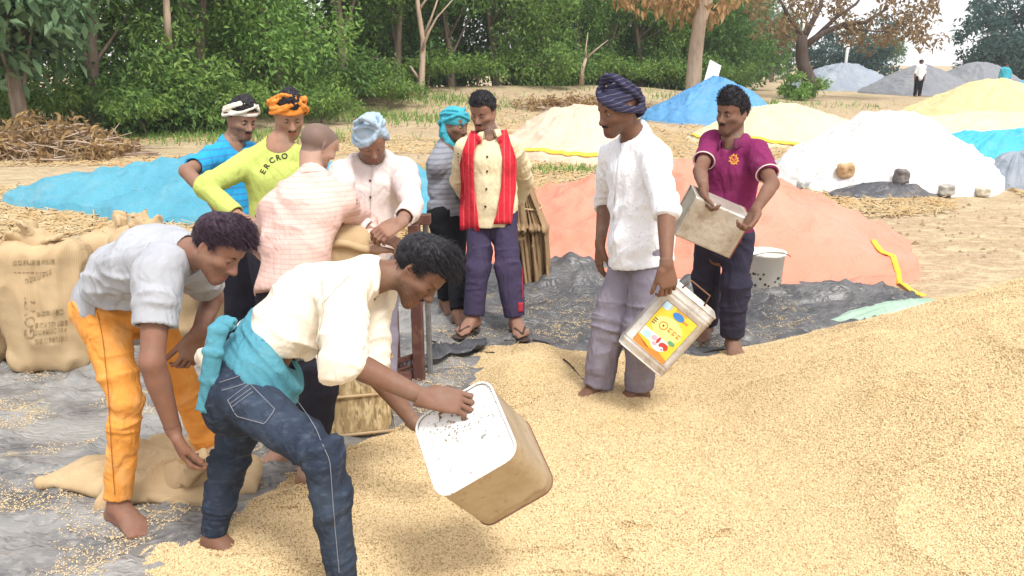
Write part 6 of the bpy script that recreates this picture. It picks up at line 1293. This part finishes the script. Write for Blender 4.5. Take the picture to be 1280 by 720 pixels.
# folded jute bags standing in a bundle
bb = gnd(664, 362, .0); bn = empty('sack_bundle', bb, 'standing bundle of folded jute bags behind the red scarf man', 'bundle')
for i in range(9):
    u = i/8-.5; b0 = bb+V3(u*.21+.03, .04*math.sin(i*2.1), .02); t0 = bb+V3(-.10+u*.06, .05+.03*math.cos(i), .93-.04*abs(u)); md_ = (b0+t0)/2+V3(u*.10+.02, .0, 0)
    V, F = net(path([b0, md_, t0], [(.10, .024), (.12, .020), (.09, .015)], [V3(.15, 1, 0)]*2, .03), .009); V = relax(V, F, 1); obj('jute_bag', crumple(V, F, .011, 8, 60+i, (1, 1, .3)), F, jd.m, bn)
mb = MB(); cc = bb+V3(-.05, .05, .62); mb.tube([cc+V3(math.cos(t)*.125, math.sin(t)*.12, .01*math.sin(2*t)) for t in np.linspace(0, 6.283, 21)], .008, 6, False); mb.build('tie_rope', JU, bn)
bkp = bb+V3(.02, -.12, 0); V, F = net([limb(bkp+V3(-.12, 0, .03), bkp+V3(.14, .02, .05), [(0, .05, .02), (.5, .08, .045), (1, .04, .02)], V3(0, 1, 0))], .01); tag(obj('plastic_scrap', crumple(V, F, .02, 9, 3, (1, 1, 1)), F, M['dark'], loc=bkp), 'crumpled black plastic scrap at the foot of the jute bag bundle', 'plastic scrap')
# bucket, red plastic
bw = MT('white_bucket', (.78, .76, .70), .5, .4); bw.mix(bw.ramp(bw.noise(3, 3), .5, .7), (.66, .60, .50))
bc = gnd(955, 377, .02); bc = V3(bc[0]+.02, bc[1]+.1, .03); bu = empty('bucket', bc, 'white plastic bucket with dark dots in front of the salmon heap', 'bucket'); mb = MB(); mb.lathe([(.0001, .002), (.104, .002), (.11, .01), (.127, .305), (.136, .308), (.136, .328), (.127, .33), (.122, .32), (.106, .02), (.0001, .015)], bc, None, 36); shl = mb.build('shell', bw.m, bu)
mb = MB(); rg = np.random.default_rng(6)
for i in range(34):
    a = rg.uniform(3.3, 6.1); z_ = rg.uniform(.03, .19); r_ = .111+.017*z_/.30+.001; o_ = bc+V3(r_*math.cos(a), r_*math.sin(a), z_); n_ = V3(math.cos(a), math.sin(a), 0); t_ = V3(-n_[1], n_[0], 0); s_ = rg.uniform(.005, .011); mb.add([o_]+[o_+s_*(t_*math.cos(k*1.047)+V3(0, 0, 1)*math.sin(k*1.047)) for k in range(6)], None, [[0, k+1, (k+1) % 6+1] for k in range(6)])
mb.build('printed_dots', INK, shl, smooth=False)
mb = MB(); mb.tube([bc+V3((.138)*math.cos(t), .138*math.sin(t)*.3-.09, .30-.05*math.sin(t)) for t in np.linspace(3.3, 6.1, 14)], .003, 6); mb.build('handle', INK, bu)
def scrap(px_, py_, r, mat, label, z=.05, nm='plastic_scrap', seed=3): c = gnd(px_, py_, z); V, F = net([ell(c, r)], .012); o = tag(obj(nm, crumple(V, F, min(r)*.8, 8, seed, (1, 1, 1)), F, mat, loc=c), label, 'plastic scrap'); return o
scrap(896, 358, (.10, .06, .10), M['red'], 'crumpled bright red plastic behind the legs of the polo man'); scrap(1076, 366, (.07, .04, .04), M['red'], 'small red plastic scrap at the foot of the salmon heap', seed=4); scrap(865, 362, (.10, .05, .09), bw.m, 'white crumpled plastic bag between the printed tin and the polo man', seed=5)
scrap(692, 193, (.14, .10, .07), M['red'], 'small red scrap at the front foot of the peach mound', .1, seed=6)
# ---------------------------------------------------------------- twigs, stalks, loose plastic
TW = plain('dark_twig', (.06, .04, .03), .9); ST = plain('straw_stalk', (.50, .38, .18), .85)
def top(x, y): return float(max(grain_z(np.array(x), np.array(y)), sheet_z(np.array(x), np.array(y)), ground_z(np.array(x), np.array(y))))
def onfloor(px_, py_):
    p = gnd(px_, py_, .03)
    for _ in range(6): p = gnd(px_, py_, top(p[0], p[1]))
    return p
for i, (ln, r_, mt_, lab) in enumerate([([(540, 428), (575, 436), (618, 442)], .006, TW, 'long dark twig left of the scarf man on the grain'), ([(613, 483), (640, 478), (664, 468)], .006, TW, 'curved dark twig just above the tipped tin'), ([(704, 450), (718, 463), (733, 478)], .005, TW, 'short dark twig beside the grey trousers of the turbaned man'),
                                        ([(1086, 617), (1104, 632), (1120, 645)], .0022, ST, 'pale straw stalk low on the big grain slope'), ([(1040, 545), (1060, 562), (1072, 580)], .0018, ST, 'thin pale stalk higher on the big grain slope'), ([(690, 432), (655, 424), (630, 426)], .005, TW, 'dark twig at the feet of the scarf man'), ([(640, 440), (652, 424), (662, 410)], .004, ST, 'short pale straw stalk near the sandals'), ([(880, 442), (905, 438), (935, 432)], .005, TW, 'dark stalk by the bare foot of the polo man')]):
    pts = np.array([onfloor(*q) for q in resample(ln, 9)]); pts[:, 2] += r_*.9+.006*np.sin(np.arange(9)*.8); mb = MB(); mb.tube(pts, np.linspace(r_, r_*.5, 9), 6); o = mb.build('twig' if mt_ is TW else 'straw_stalk', mt_, loc=pts[0]); tag(o, lab, 'twig' if mt_ is TW else 'stalk')
def flap(label, pts, seed, h_=.03):
    q = np.array([onfloor(*p) for p in pts]); c = q.mean(0); n = len(q); rgs = []
    V = []; nr = 7
    for i in range(nr):
        u = i/(nr-1)
        for j in range(25): t = j/24; a = q[0]+(q[1]-q[0])*t; b_ = q[3]+(q[2]-q[3])*t; p = a+(b_-a)*u; V.append(p)
    V = np.array(V); V[:, 2] = np.array([top(a, b_) for a, b_ in V[:, :2]])+.008+h_*ridge(np.stack([V[:, 0]*5, V[:, 1]*9, V[:, 0]*0], -1), seed)**2; i = np.arange(nr*25).reshape(nr, 25); Q = np.stack([i[:-1, :-1], i[:-1, 1:], i[1:, 1:], i[1:, :-1]], -1).reshape(-1, 4)
    o = obj('plastic_flap', V, Q, M['dark'], loc=c); tag(o, label, 'plastic sheet'); md = o.modifiers.new('thick', 'SOLIDIFY'); md.thickness = .003
flap('narrow dark plastic strip half buried in grain left of the scarf man', [(500, 455), (606, 430), (610, 437), (504, 466)], 4, .05)
# ---------------------------------------------------------------- the two far figures
def far_person(px_, y0, Yv, h_, shirt, trouser, label):
    b0 = at(px_, y0, Yv); b0[2] = float(ground_z(np.array(b0[0]), np.array(b0[1]))); s_ = h_/1.68; root = empty('person', b0, label, 'person'); Z_ = lambda x, z: b0+V3(x, 0, z)*s_
    bp = [limb(Z_(0, .9), Z_(0, 1.4), [(0, .14, .1), (1, .17, .11)], V3(1, 0, 0)), ell(Z_(0, 1.58), (.085, .1, .115)), limb(Z_(0, 1.4), Z_(0, 1.55), [(0, .06), (1, .055)])]
    for e in (-1, 1): bp += [limb(Z_(e*.19, 1.38), Z_(e*.24, 1.08), [(0, .05), (1, .04)]), limb(Z_(e*.24, 1.08), Z_(e*.22, .82), [(0, .04), (1, .03)]), ell(Z_(e*.22, .76), (.035, .03, .07)), limb(Z_(e*.1, .9), Z_(e*.11, .1), [(0, .085), (1, .045)]), limb(Z_(e*.11, .06), Z_(e*.11, .05)+V3(0, -.14, 0), [(0, .045), (1, .035)])]
    V, F = net(bp, .022); obj('body', V, F, SK['b'], root)
    V, F = net([limb(Z_(0, .86), Z_(0, 1.4), [(0, .19, .14), (1, .2, .13)], V3(1, 0, 0))]+[limb(Z_(e*.19, 1.39), Z_(e*.24, 1.1), [(0, .07), (1, .06)]) for e in (-1, 1)], .022); obj('shirt', crumple(V, F, .02, 5, 3), F, shirt, root)
    V, F = net([limb(Z_(e*.09, .9), Z_(e*.11, .09), [(0, .12), (1, .075)]) for e in (-1, 1)], .022); obj('trousers', V, F, trouser, root)
    V, F = net([ell(Z_(0, 1.63)+V3(0, .02, 0), (.1, .112, .09))], .02); obj('hair', V, F, HAIR, root)
far_person(1146, 122, 37.5, 1.62, C_['wht'], C_['black'], 'far standing person in a white shirt and black trousers before grey tarps'); far_person(1253, 112, 36.2, 1.55, C_['bscarf'], cloth('grey_cloth', (.2, .25, .3)), 'far person in teal clothes standing against the sky blue heap')
# ---------------------------------------------------------------- air
mb = MB(); mb.box((10, 60, 5.4), (260, 180, 13.4)); hz = bpy.data.materials.new('haze'); hz.use_nodes = True; t_ = hz.node_tree; t_.nodes.remove(t_.nodes['Principled BSDF'])
v_ = t_.nodes.new('ShaderNodeVolumePrincipled'); v_.inputs['Color'].default_value = (.93, .96, 1, 1); v_.inputs['Density'].default_value = .0009; t_.links.new(v_.outputs[0], t_.nodes['Material Output'].inputs['Volume'])
tag(mb.build('haze', hz, smooth=False), kind='stuff')
